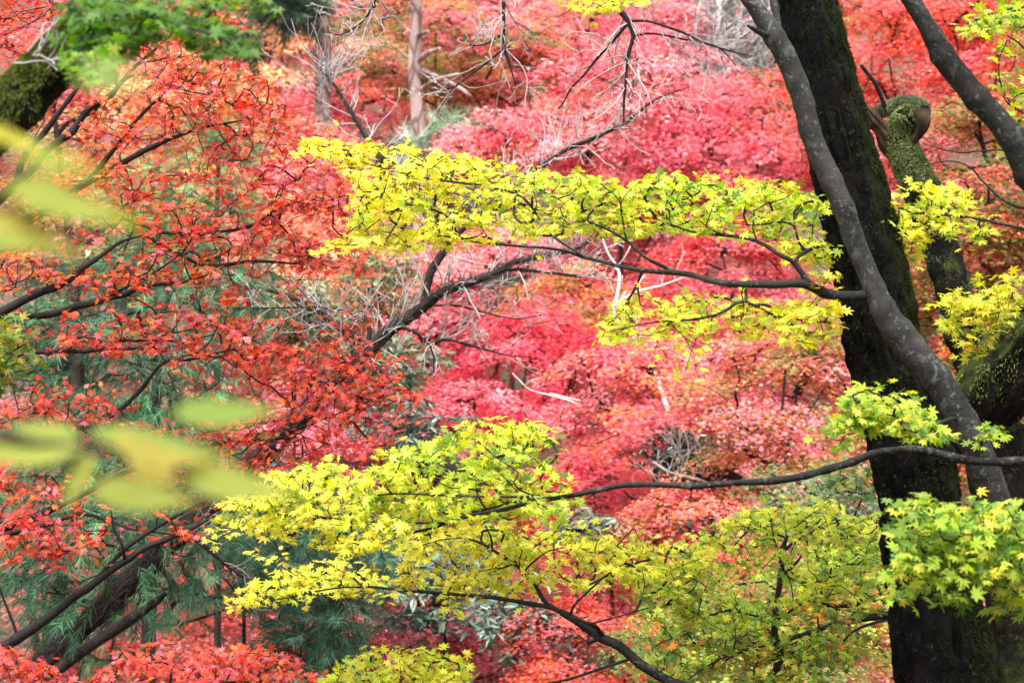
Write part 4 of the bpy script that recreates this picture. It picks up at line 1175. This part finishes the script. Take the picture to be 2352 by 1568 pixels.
CD = 6.0
corner = [(3150, 1900, CD, 150), (2900, 1380, CD, 125), (2700, 960, CD, 100), (2520, 650, CD, 76), (2400, 450, CD, 66), (2352, 372, CD, 63), (2290, 275, CD, 60), (2230, 200, CD, 58), (2180, 140, CD, 58), (2150, 95, CD, 50), (2110, 35, CD, 46), (2080, -15, CD, 46), (1990, -180, CD, 40), (1900, -400, CD, 32)]
near_maple('maple_tree', 'grey barked maple slanting across the upper right corner with a long low branch', [corner], [
    [(2830, 1230, CD, 36), (2650, 1090, CD + .1, 30), (2480, 1060, CD + .15, 26), (2352, 1058, CD + .2, 22), (2240, 1052, CD + .25, 21), (2180, 1040, CD + .25, 21), (2120, 1035, CD + .25, 20), (2020, 1042, CD + .25, 20), (1960, 1062, CD + .25, 19), (1850, 1095, CD + .25, 18), (1780, 1110, CD + .25, 17), (1700, 1112, CD + .3, 16), (1600, 1116, CD + .3, 15), (1500, 1112, CD + .35, 14), (1430, 1115, CD + .4, 13), (1320, 1138, CD + .45, 12), (1200, 1160, CD + .5, 10), (1080, 1185, CD + .5, 9), (1000, 1212, CD + .5, 7), (930, 1228, CD + .5, 5), (850, 1255, CD + .5, 3), (790, 1275, CD + .5, 2)],
    [(1300, 1140, CD + .45, 8), (1200, 1150, CD + .55, 7), (1130, 1168, CD + .6, 6), (1040, 1180, CD + .6, 5), (960, 1165, CD + .6, 4.5), (900, 1148, CD + .6, 3), (780, 1160, CD + .6, 2)],
    [(1240, 1138, CD + .45, 7), (1180, 1140, CD + .4, 6), (1050, 1138, CD + .4, 5), (900, 1135, CD + .5, 4), (820, 1145, CD + .6, 2.5)],
    [(1240, 1142, CD + .45, 6), (1195, 1125, CD + .3, 5), (1180, 1105, CD + .3, 5), (1190, 1085, CD + .3, 4), (1140, 1050, CD + .4, 2.5)],
    [(1040, 1200, CD + .5, 5), (940, 1200, CD + .5, 4), (860, 1200, CD + .6, 3), (700, 1180, CD + .7, 2)],
    [(2760, 1090, CD, 24), (2560, 1150, CD - .3, 16), (2420, 1190, CD - .5, 11), (2352, 1215, CD - .6, 8), (2280, 1235, CD - .7, 6), (2180, 1240, CD - .8, 4), (2090, 1260, CD - .8, 2.5)],
    [(2352, 1230, CD - .6, 6), (2260, 1270, CD - .7, 4.5), (2180, 1300, CD - .8, 3)],
    [(2640, 850, CD, 22), (2500, 740, CD + .5, 14), (2400, 715, CD + .8, 9), (2330, 715, CD + .9, 6), (2240, 725, CD + 1, 3.5)],
    [(2500, 620, CD, 18), (2420, 560, CD + .5, 12), (2330, 520, CD + .9, 8), (2220, 500, CD + 1.2, 6), (2100, 490, CD + 1.3, 4)],
    [(2440, 500, CD, 12), (2440, 300, CD + .1, 10), (2400, 180, CD + .1, 7), (2330, 90, CD + .1, 4.5), (2230, 60, CD + .1, 2.5)],
    [(2440, 480, CD + .5, 9), (2330, 470, CD + .8, 7), (2260, 420, CD + .9, 5), (2230, 385, CD + .9, 4), (2180, 370, CD + .9, 3), (2100, 385, CD + .9, 2)],
    [(2352, 372, CD, 8), (2300, 345, CD + 1.0, 4.5), (2200, 350, CD + 1.6, 4), (2120, 330, CD + 1.8, 2.5)],
    ], [
    ([(470, 1250), (490, 1190), (570, 1110), (680, 1070), (820, 1040), (920, 1020), (1010, 1010), (1080, 965), (1180, 945), (1270, 985), (1290, 1060), (1310, 1150), (1240, 1200), (1080, 1190), (960, 1210), (880, 1260), (760, 1260), (640, 1240), (560, 1230)], 13.5, CD + .85, 0.45, pal_y3),
    ([(1180, 1150), (1330, 1150), (1340, 1180), (1250, 1195)], 8, CD + .45, 0.2, PLG),
    ([(2050, 1170), (2090, 1145), (2200, 1160), (2352, 1140), (2380, 1300), (2352, 1340), (2270, 1330), (2160, 1330), (2060, 1370), (2030, 1330), (2100, 1270), (2040, 1230)], 18, CD - .7, 0.3, PGL),
    ([(2150, 1330), (2240, 1340), (2230, 1390), (2160, 1380)], 8, CD - .8, 0.15, PGL),
    ([(2290, 1330), (2380, 1320), (2380, 1420), (2300, 1400)], 18, CD - .5, 0.2, PGL),
    ([(2130, 690), (2200, 660), (2300, 630), (2390, 640), (2370, 690), (2290, 760), (2250, 790), (2190, 760)], 13, CD + 1, 0.25, PY + [(LIME, 1.5)]),
    ([(2190, 790), (2260, 770), (2250, 820), (2200, 830)], 12, CD + 1, 0.2, PY),
    ([(2025, 440), (2110, 420), (2240, 440), (2230, 490), (2150, 500), (2130, 560), (2040, 560)], 15, CD + 1.3, 0.25, PY + [(LIME, 2)]),
    ([(2160, 500), (2300, 510), (2300, 570), (2200, 570)], 7, CD + 1.1, 0.25, PYL),
    ([(2050, 560), (2110, 570), (2100, 610), (2060, 610)], 14, CD + 1.3, 0.2, PY),
    ([(2190, 35), (2260, 25), (2380, 0), (2380, 60), (2280, 78), (2210, 60)], 14, CD + .1, 0.25, PLG),
    ([(2300, 90), (2380, 60), (2380, 380), (2330, 330), (2290, 180)], 7, CD + .5, 0.3, PLG + [(OLIVE, 3)]),
    ], 102, bark_trunk=M_GREYD, bark_limb=M_GREYD, size=0.0295, trunk_sides=32, trunk_rough=0.05)

FD = 7.4
near_maple('maple_tree', 'golden yellow maple rising from the bottom with a forked dark limb', [
    [(2000, 1900, FD, 51.0), (1750, 1690, FD, 39.1), (1640, 1610, FD, 32.3), (1530, 1562, FD, 25.5), (1450, 1510, FD, 23.8), (1380, 1460, FD, 22.1), (1330, 1425, FD, 21.2), (1290, 1405, FD, 17.8)]], [
    [(1290, 1405, FD, 13.6), (1260, 1393, FD, 11.9), (1180, 1380, FD, 10.2), (1090, 1370, FD, 9.3), (1000, 1360, FD + .05, 8.5), (900, 1352, FD + .1, 6.8), (850, 1348, FD + .1, 6.0), (760, 1350, FD + .1, 4.2), (660, 1372, FD + .15, 2.5), (540, 1388, FD + .2, 1.7)],
    [(1280, 1400, FD, 11.9), (1250, 1380, FD, 11.0), (1225, 1340, FD, 10.2), (1200, 1310, FD, 9.3), (1150, 1275, FD + .05, 7.6), (1110, 1250, FD + .1, 6.0), (1060, 1235, FD + .1, 4.2), (1000, 1225, FD + .2, 2.5)],
    [(1130, 1262, FD + .05, 5.1), (1128, 1235, FD, 4.5), (1115, 1205, FD, 2.5)],
    [(1385, 1462, FD, 11.0), (1370, 1440, FD - .05, 10.2), (1350, 1430, FD - .1, 8.5), (1310, 1415, FD - .1, 6.8)],
    [(1310, 1415, FD, 7.6), (1320, 1390, FD - .1, 6.0), (1360, 1350, FD - .1, 5.1), (1400, 1315, FD - .1, 4.2), (1440, 1290, FD, 2.5)],
    [(1355, 1432, FD - .1, 5.1), (1420, 1415, FD - .1, 4.2), (1490, 1395, FD, 2.5)],
    [(1205, 1310, FD, 5.1), (1225, 1290, FD - .1, 4.2), (1260, 1265, FD - .1, 3.4), (1310, 1255, FD, 2.5)],
    [(1450, 1512, FD, 8.5), (1300, 1560, FD - .2, 6.8), (1150, 1580, FD - .3, 5.1), (1000, 1575, FD - .3, 3.4), (850, 1560, FD - .3, 2.5)],
    ], [
    ([(870, 1240), (960, 1215), (1100, 1205), (1250, 1220), (1400, 1240), (1520, 1260), (1640, 1240), (1640, 1290), (1500, 1330), (1440, 1300), (1280, 1290), (1150, 1300), (1050, 1260), (930, 1290)], 15, FD + .35, 0.4, PY),
    ([(500, 1380), (560, 1350), (660, 1310), (760, 1285), (860, 1290), (900, 1330), (870, 1360), (760, 1370), (640, 1385), (540, 1400)], 15, FD + .4, 0.3, PY + [(YELL, 4)]),
    ([(900, 1290), (960, 1260), (980, 1320), (920, 1380), (870, 1370)], 10, FD + .1, 0.3, PY),
    ([(1010, 1320), (1150, 1290), (1300, 1300), (1430, 1310), (1440, 1350), (1300, 1345), (1240, 1350), (1100, 1385), (1010, 1365)], 15, FD + .3, 0.35, PY),
    ([(745, 1575), (760, 1530), (850, 1495), (960, 1485), (1060, 1500), (1090, 1540), (1080, 1590), (760, 1590)], 17, FD - .3, 0.35, PY + [(LIME, 2)]),
    ([(980, 1200), (1300, 1195), (1660, 1230), (1640, 1330), (1300, 1310), (1000, 1300)], 6, FD + .5, 0.4, PYL),
    ([(1350, 1290), (1500, 1280), (1600, 1300), (1500, 1380), (1380, 1350)], 9, FD + .1, 0.3, PYL),
    ([(560, 1265), (640, 1240), (720, 1250), (660, 1285)], 5, FD + .2, 0.2, PY),
    ([(1000, 1395), (1060, 1385), (1080, 1430), (1020, 1430)], 5, FD, 0.1, PYL),
    ], 103, bark_trunk=M_GREYD, bark_limb=M_TWIG, trunk_sides=16, size=0.028, den=1.0)

LD = 7.9
near_maple('maple_tree', 'lime green maple sapling with a thin crooked grey stem near the dark trunk', [
    [(1700, 1900, LD, 34), (1745, 1640, LD, 22), (1772, 1560, LD, 20), (1785, 1500, LD, 19), (1778, 1465, LD, 18), (1780, 1420, LD, 15), (1788, 1350, LD, 13), (1795, 1300, LD, 13), (1800, 1260, LD, 12), (1808, 1230, LD, 8)]], [
    [(1800, 1265, LD, 8), (1830, 1240, LD, 6), (1900, 1205, LD + .1, 4), (1980, 1190, LD + .2, 2.5)],
    [(1795, 1320, LD, 8), (1822, 1300, LD, 6), (1850, 1260, LD, 4), (1860, 1220, LD, 2.5)],
    [(1806, 1235, LD, 6), (1740, 1210, LD + .1, 4), (1660, 1215, LD + .2, 3), (1580, 1240, LD + .2, 2)],
    [(1782, 1425, LD, 6), (1860, 1380, LD - .1, 5), (1930, 1400, LD - .1, 4)],
    [(1778, 1480, LD, 6), (1720, 1490, LD, 5), (1640, 1520, LD, 4), (1580, 1560, LD, 2.5)],
    ], [
    ([(1570, 1230), (1660, 1180), (1780, 1160), (1890, 1145), (2000, 1175), (2050, 1200), (2040, 1260), (1940, 1240), (1850, 1230), (1720, 1240), (1640, 1260)], 15, LD + .1, 0.45, PYL + [(LIME, 2)]),
    ([(1490, 1280), (1640, 1240), (1850, 1230), (2030, 1250), (2040, 1310), (1960, 1360), (1860, 1330), (1720, 1350), (1560, 1380), (1480, 1350)], 8, LD, 0.6, PLG),
    ([(1800, 1380), (1860, 1310), (1960, 1330), (2000, 1390), (1900, 1420)], 10, LD - .1, 0.3, PYL),
    ([(1500, 1350), (1640, 1350), (1780, 1390), (1760, 1450), (1560, 1440)], 11, LD, 0.4, PLG + [(YELL, 1)]),
    ([(1560, 1450), (1800, 1440), (1980, 1480), (1930, 1560), (1640, 1570)], 7, LD + .1, 0.4, PGL + [(OLIVE, 2), (ORAN, .8)]),
    ([(1780, 1540), (1860, 1530), (1850, 1575), (1790, 1580)], 10, LD - .2, 0.2, PYL),
    ], 104, bark_trunk=M_GREYD, bark_limb=M_TWIG, trunk_sides=14, size=0.028, den=1.15)

BD = 9.0
near_maple('maple_tree', 'green maple standing hidden behind the dark trunk with two dark side limbs', [
    [(2210, 1900, BD, 70), (2160, 1600, BD, 60), (2130, 1400, BD, 52), (2095, 1200, BD, 40), (2070, 1050, BD, 24)]], [
    [(2130, 1395, BD, 20), (2040, 1380, BD - .1, 16), (1990, 1378, BD - .1, 14), (1940, 1390, BD - .1, 12), (1880, 1395, BD - .1, 10), (1820, 1410, BD, 8), (1700, 1420, BD + .1, 5), (1560, 1450, BD + .1, 3)],
    [(2140, 1425, BD, 22), (2040, 1418, BD - .1, 18), (1950, 1425, BD - .15, 15), (1890, 1440, BD - .15, 13), (1830, 1460, BD - .1, 11), (1740, 1475, BD, 8), (1600, 1478, BD + .1, 5), (1480, 1470, BD + .2, 3)],
    [(2040, 1420, BD - .1, 8), (1960, 1450, BD - .2, 6), (1920, 1490, BD - .2, 4), (1820, 1530, BD - .2, 2.5)],
    [(2110, 1290, BD, 14), (2000, 1270, BD, 8), (1900, 1290, BD, 4)],
    ], [
    ([(1480, 1400), (1700, 1380), (1900, 1360), (2040, 1340), (2030, 1440), (1960, 1520), (1700, 1560), (1480, 1560)], 8, BD, 0.6, P_GREENOR + [(GREEN, 2), (LIME, 1)]),
    ([(1850, 1260), (2040, 1230), (2030, 1350), (1880, 1370)], 9, BD, 0.5, PLG + [(GREEN, 2)]),
    ([(1900, 1050), (2010, 1030), (2030, 1150), (1900, 1140), (1860, 1090)], 9, BD, 0.4, P_SAGE + [(GREEN, 2)]),
    ], 105, bark_trunk=M_TWIG, bark_limb=M_TWIG, trunk_sides=14, size=0.034, den=1.6)

# ---- the red maple on the left
RD = 9.2
PR = [(RED, 6), (VERM, 3), (PINKR, 1.2), (ORAN, 0.6), (MAUVE, 1.6), (MAROON, 1.3), (OLIVE, 0.6)]
PRO = [(VERM, 3), (RED, 2), (OLIVE, 1.6), (ORAN, 1.5), (BROWN, 1), (MAUVE, 1), (PINKR, 0.8)]
PRD = [(RED, 3), (MAROON, 1.4), (CRIM, 1), (VERM, 4), (ORAN, .6), (MAUVE, 1.5), (OLIVE, 0.5)]
near_maple('maple_tree', 'vermilion maple spreading many dark branches over the left side', [
    [(-520, 1900, RD, 140), (-430, 1300, RD, 120), (-330, 900, RD, 90), (-240, 700, RD, 60)]], [
    [(-240, 700, RD, 30), (-60, 560, RD, 20), (60, 500, RD, 17), (148, 453, RD, 15), (218, 396, RD, 13), (282, 322, RD, 10), (322, 269, RD, 8), (370, 222, RD, 6), (396, 195, RD, 4)],
    [(-240, 700, RD, 32), (-60, 590, RD, 22), (60, 515, RD, 19), (158, 450, RD, 17), (242, 400, RD, 16), (302, 363, RD, 13), (339, 343, RD, 12), (396, 319, RD, 9), (470, 292, RD, 7), (564, 275, RD, 4), (640, 250, RD + .1, 2)],
    [(-240, 690, RD + .1, 34), (-60, 510, RD, 24), (20, 437, RD, 21), (67, 400, RD, 20), (111, 346, RD, 17), (161, 299, RD, 17), (208, 249, RD, 14), (255, 215, RD, 13), (289, 175, RD, 9), (363, 107, RD, 6), (430, 40, RD, 3)],
    [(-240, 690, RD + .2, 30), (-40, 500, RD + .2, 20), (34, 420, RD + .2, 17), (54, 370, RD + .2, 15), (118, 279, RD + .2, 13), (188, 188, RD + .2, 9), (240, 100, RD + .2, 5)],
    [(255, 215, RD, 8), (300, 178, RD, 7), (360, 178, RD - .1, 6), (420, 205, RD - .1, 5), (500, 225, RD - .1, 4), (570, 262, RD - .1, 2.5)],
    [(-330, 900, RD, 40), (-100, 780, RD - .1, 26), (20, 712, RD - .1, 22), (101, 668, RD - .1, 20), (168, 634, RD - .1, 17), (215, 601, RD - .1, 13), (270, 560, RD, 8), (330, 540, RD, 4)],
    [(-330, 900, RD, 40), (-100, 760, RD, 22), (40, 729, RD, 18), (87, 725, RD, 17), (161, 712, RD, 16), (235, 688, RD, 15), (286, 675, RD, 13), (323, 658, RD, 12), (373, 651, RD, 9), (420, 648, RD, 6), (480, 630, RD, 3)],
    [(240, 690, RD, 8), (252, 680, RD, 7), (310, 650, RD - .1, 6), (363, 621, RD - .1, 5), (420, 580, RD - .1, 3)],
    [(-360, 1000, RD, 32), (-100, 830, RD, 16), (50, 813, RD, 12), (134, 809, RD, 10), (235, 803, RD, 8), (289, 782, RD, 7), (370, 782, RD, 5), (430, 781, RD, 4), (520, 760, RD, 2)],
    [(230, 805, RD, 6), (300, 800, RD, 6), (330, 795, RD, 5), (370, 770, RD, 4), (480, 750, RD, 2.5)],
    [(330, 540, RD, 8), (450, 600, RD, 9), (497, 608, RD, 9), (571, 601, RD, 8), (640, 603, RD, 6), (679, 604, RD, 5), (719, 588, RD, 3)],
    [(450, 540, RD, 5), (571, 521, RD, 8), (632, 484, RD, 7), (706, 460, RD, 6), (790, 450, RD + .1, 3.5), (850, 455, RD + .1, 2)],
    [(160, 450, RD, 10), (330, 520, RD, 8), (450, 540, RD, 8), (571, 521, RD, 7)],
    [(632, 484, RD, 4), (640, 440, RD, 3), (700, 400, RD, 2)],
    [(-400, 1150, RD, 50), (-150, 1060, RD, 26), (120, 1000, RD, 14), (250, 960, RD, 11), (323, 893, RD, 10), (350, 860, RD, 9), (380, 833, RD, 8), (454, 823, RD, 6), (540, 800, RD, 3)],
    [(-440, 1300, RD - .2, 50), (-100, 1240, RD - .2, 26), (54, 1196, RD - .2, 18), (141, 1159, RD - .2, 14), (300, 1080, RD - .1, 11), (450, 1030, RD, 9), (600, 1010, RD, 9), (655, 1001, RD, 8), (722, 940, RD, 6), (790, 893, RD, 4), (860, 860, RD, 2)],
    [(600, 1010, RD, 6), (680, 985, RD, 6), (750, 960, RD, 5), (850, 920, RD, 3), (930, 900, RD, 2)],
    [(-470, 1560, RD - .3, 60), (-150, 1540, RD - .3, 36), (0, 1485, RD - .3, 27), (34, 1468, RD - .3, 26), (134, 1401, RD - .3, 22), (202, 1347, RD - .3, 20), (286, 1290, RD - .3, 17), (336, 1253, RD - .3, 14), (433, 1216, RD - .3, 10), (500, 1180, RD - .3, 5)],
    [(202, 1347, RD - .3, 10), (300, 1250, RD - .3, 10), (400, 1190, RD - .25, 9), (504, 1128, RD - .2, 7), (560, 1090, RD - .2, 4)],
    [(286, 1290, RD - .3, 8), (282, 1255, RD - .35, 6.5), (262, 1215, RD - .35, 6), (256, 1180, RD - .35, 5), (245, 1150, RD - .35, 3)],
    [(40, 1465, RD - .3, 8), (30, 1430, RD - .3, 7), (10, 1380, RD - .3, 6), (-10, 1330, RD - .3, 4)],
    [(-100, 1250, RD - .2, 16), (104, 1203, RD - .25, 12), (150, 1186, RD - .25, 11), (208, 1182, RD - .25, 9), (300, 1215, RD - .25, 6), (420, 1230, RD - .3, 3)],
    [(-470, 1560, RD - .6, 40), (-100, 1600, RD - .8, 20), (200, 1590, RD - .9, 12), (450, 1570, RD - .9, 8), (650, 1560, RD - .9, 4)],
    ], [
    ([(-20, -20), (420, -20), (560, 40), (560, 120), (520, 160), (250, 130), (150, 60), (-20, 110)], 10, RD + .3, 0.6, PR),
    ([(-20, 560), (160, 380), (330, 130), (640, 190), (760, 350), (850, 440), (850, 640), (960, 900), (900, 1040), (600, 1080), (-20, 1010)], 3.6, RD + .2, 0.7, PRO + PR),
    ([(-20, 1090), (400, 1080), (620, 1090), (480, 1240), (200, 1300), (-20, 1320)], 4, RD, 0.5, PRO + PR),
    ([(330, 130), (520, 120), (640, 190), (690, 260), (700, 310), (600, 340), (470, 290), (350, 260), (300, 200)], 16, RD, 0.5, PR),
    ([(180, 230), (360, 230), (460, 300), (420, 340), (280, 320), (160, 320)], 9, RD, 0.4, PRO),
    ([(420, 330), (600, 330), (760, 350), (840, 420), (790, 480), (600, 470), (420, 430)], 12, RD, 0.5, PR),
    ([(120, 400), (300, 360), (420, 400), (560, 440), (560, 540), (380, 560), (280, 500), (150, 470)], 10, RD, 0.5, PR),
    ([(560, 440), (800, 440), (860, 520), (850, 640), (700, 620), (560, 560)], 12, RD, 0.45, PR),
    ([(-20, 560), (150, 600), (290, 600), (420, 540), (600, 560), (640, 620), (430, 640), (260, 670), (100, 650), (-20, 680)], 11, RD, 0.5, PRO),
    ([(430, 640), (620, 640), (560, 700), (450, 680)], 7, RD, 0.4, PR),
    ([(90, 760), (250, 730), (420, 700), (560, 720), (620, 780), (560, 830), (400, 810), (220, 820), (100, 810)], 14, RD, 0.5, PRD),
    ([(520, 780), (700, 780), (870, 810), (930, 870), (980, 920), (930, 960), (800, 930), (650, 900), (520, 860)], 17, RD, 0.5, PR),
    ([(500, 900), (700, 900), (860, 950), (930, 1010), (860, 1060), (700, 1060), (600, 1030), (480, 990)], 14, RD, 0.5, PRD),
    ([(-20, 910), (120, 890), (280, 920), (250, 970), (120, 1000), (-20, 980)], 10, RD, 0.4, PRD),
    ([(430, 1000), (600, 1030), (680, 1080), (600, 1110), (460, 1080)], 11, RD - .1, 0.4, PRD),
    ([(-20, 1180), (100, 1170), (200, 1210), (230, 1270), (120, 1290), (-20, 1290)], 19, RD - .3, 0.3, PR),
    ([(0, 1100), (160, 1120), (140, 1160), (0, 1160)], 7, RD, 0.4, PRO),
    ([(380, 1190), (480, 1180), (470, 1240), (400, 1230)], 5, RD - .3, 0.2, PRD),
    ([(-20, 1470), (60, 1500), (180, 1540), (350, 1500), (480, 1490), (620, 1480), (700, 1530), (760, 1580), (-20, 1590)], 19, RD - .9, 0.4, PR),
    ([(250, 1490), (480, 1470), (640, 1480), (600, 1530), (300, 1540)], 9, RD - .6, 0.4, PRD),
    ], 106, bark_trunk=M_BROWN, bark_limb=M_TWIG, trunk_sides=20, size=0.028, per=(4, 7), face=0.3, leafmat=M_LEAFR, den=0.95)

# ---- mossy limb with green maple leaves, top left
GLD = 4.6
moss_path = [(-1100, 1650, GLD, 220), (-700, 1050, GLD, 205), (-350, 620, GLD, 195), (-120, 395, GLD, 150), (0, 275, GLD, 132), (120, 155, GLD, 122), (230, 50, GLD, 112), (330, -80, GLD + .1, 110), (480, -330, GLD + .2, 80)]
t1 = near_maple('maple_tree', 'thick moss covered limb at upper left carrying fresh green maple leaves', [moss_path], [
    [(250, 20, GLD, 20), (300, 30, GLD - .3, 12), (380, 45, GLD - .4, 8), (450, 60, GLD - .4, 5), (560, 90, GLD - .4, 2.5)],
    [(240, 30, GLD, 18), (245, 90, GLD - .25, 8), (250, 150, GLD - .3, 5), (240, 200, GLD - .3, 3)],
    [(330, -80, GLD + .1, 20), (420, -40, GLD - .2, 10), (560, 0, GLD - .3, 5), (640, 20, GLD - .3, 3)],
    ], [
    ([(135, 60), (140, 0), (200, -20), (360, -20), (400, 60), (360, 110), (250, 130), (215, 160), (170, 140)], 16, GLD - .3, 0.25, [(DGREEN, 4), (GREEN, 2), ((0.09, 0.2, 0.025), 3)]),
    ([(165, 125), (230, 110), (250, 160), (210, 185), (180, 180)], 16, GLD - .5, 0.2, [((0.12, 0.24, 0.03), 3), (LIME, .6)]),
    ([(380, 60), (480, 40), (560, 80), (550, 130), (450, 120)], 13, GLD - .4, 0.25, [(DGREEN, 3), (GREEN, 3)]),
    ([(400, -20), (600, -20), (590, 15), (450, 25)], 14, GLD - .3, 0.2, [(DGREEN, 2), (GREEN, 3)]),
    ], 107, bark_trunk=M_MOSSY, bark_limb=M_TWIG, trunk_sides=48, trunk_rough=0.1, size=0.026, base=None, ridges=0.08)
moss(t1, pathpx(moss_path, 0.03), 60000, 0.012, np.random.default_rng(3), (-0.1, -0.5, 0.9), (0.09, 0.12, 0.025), 0.35, 1.0, thr=0.12, wid=0.002, on=[c for c in t1.children if c.name.startswith('trunk')][0])
rng = np.random.default_rng(4)
m = MB()
for _ in range(7):
    twiggery(m, rng, P(rng.uniform(20, 110), rng.uniform(110, 180), GLD - .12), np.array([0.8, -0.3, rng.uniform(-.4, .9)]), rng.uniform(0.08, 0.2), 0.0022, 1, 0.0, 0.5, (0, 2))
m.build('branchwork', M_PALE, t1)
rng = np.random.default_rng(5)
near_maple('maple_tree', 'olive green maple spray at the left edge below the grey limb', [
    [(-300, 1900, 7.6, 60), (-260, 1300, 7.6, 46), (-200, 950, 7.6, 30), (-160, 800, 7.6, 16)]], [
    [(-220, 1000, 7.6, 14), (-100, 860, 7.6, 9), (0, 820, 7.6, 6), (60, 790, 7.6, 3)]], [
    ([(-30, 720), (50, 725), (70, 790), (50, 850), (20, 905), (-30, 910)], 16, 7.6, 0.25, [(OLIVE, 3), (GREEN, 2), (DGREEN, 1.5), (GOLD, .8)])], 108, bark_trunk=M_TWIG, bark_limb=M_TWIG, trunk_sides=12)

# ------------------------------------------------------------------ very near sapling, far out of focus
ND = 1.2
rng = np.random.default_rng(8)
b = np.array([-0.62, 1.2, gz(-0.62, 1.2)])
NS = thing('leafy_sapling', 'out of focus sapling with yellow green oval leaves close by at left', 'sapling', b)
m = MB(); s = smooth_path(np.column_stack([np.array([b, b + [0.03, 0, .8], [-0.55, 1.2, 1.7], [-0.5, 1.15, 2.1], [-0.45, 1.12, 2.35]]), [0.014, 0.012, 0.009, 0.006, 0.003]]), 0.05)
tube(m, s[:, :3], s[:, 3], 10); m.build('stem', M_TWIG, NS)
def twig_to(pts, w0=0.004, w1=0.0015):
    q = np.array([s[np.argmin(np.abs(s[:, 2] - pts[0][0])), :3]] + [P(*a) for a in pts[1:]])
    q = smooth_path(np.column_stack([q, np.linspace(w0, w1, len(q))]), 0.02)
    m = MB(); tube(m, q[:, :3], q[:, 3], 7); m.build('twig', M_TWIG, NS)
twig_to([(1.85,), (-150, 1020, ND), (80, 1015, ND), (215, 1030, ND), (300, 1060, ND)])
twig_to([(2.08,), (-220, 520, 1.05), (-60, 500, 1.05), (40, 470, 1.05)])
twig_to([(2.3,), (-250, 60, 0.95), (100, -60, 0.95), (380, -70, 0.95)], 0.003)
twig_to([(2.2,), (-200, 300, 1.3), (-60, 300, 1.3), (30, 310, 1.3)], 0.003)
YG = (0.23, 0.265, 0.05); YY = (0.31, 0.27, 0.055); GG = (0.175, 0.25, 0.05)
near = [  # base px, tip px, depth, colour, roll
 ((190, 1025), (-70, 1062), ND, YG, 0.1), ((180, 1015), (20, 1000), ND + .05, GG, 0.3), ((215, 1040), (150, 1165), ND, YG, -0.5), ((270, 1040), (440, 960), ND - .03, YY, 0.2), ((300, 1050), (420, 1110), ND, YY, -0.3),
 ((395, 955), (640, 945), ND, GG, 0.15), ((415, 1090), (655, 1065), ND - .02, YG, 0.1), ((210, 1130), (450, 1160), ND - .04, YG, -0.1), ((205, 985), (500, 850), ND + .03, GG, 0.9),
 ((260, 1000), (330, 1110), ND - .02, YY, 0.4),
 ((10, 455), (300, 560), 1.05, YG, 0.1), ((-40, 500), (170, 600), 1.05, YY, 0.2), ((-60, 540), (110, 570), 1.03, YG, 0.3), ((60, 450), (240, 520), 1.07, GG, -0.2),
 ((400, -90), (330, 75), 0.95, YG, 0.3), ((430, -90), (455, 70), 0.95, YY, 0.3), ((440, -80), (560, 40), 0.9, YG, 0.3), ((-30, 300), (85, 320), 1.3, (0.33, 0.3, 0.03), 0.3), ((180, 170), (350, 150), 0.62, (0.4, 0.5, 0.15), 0.4), ((30, 350), (230, 300), 0.75, (0.33, 0.40, 0.06), 0.8), ((60, 480), (190, 320), 1.25, GG, 1.1)]
for k, (a, t, d, c, roll) in enumerate(near):
    A, B = P(a[0], a[1], d), P(t[0], t[1], d + rng.uniform(-.02, .02))
    dv = B - A
    L = np.linalg.norm(dv)
    nn = nrm(np.array([0.0, -0.75, 0.75]) + roll * np.array([0.3, 0.3, 0.6]))
    m = MB()
    put_leaves(m, T_OVAL, A[None], nrm(dv)[None], nn[None], np.array([L * 1.06]), np.array([c]) * rng.uniform(.9, 1.1), rng)
    lo = m.build('leaf', M_NEAR, NS, smooth=True, color=True)
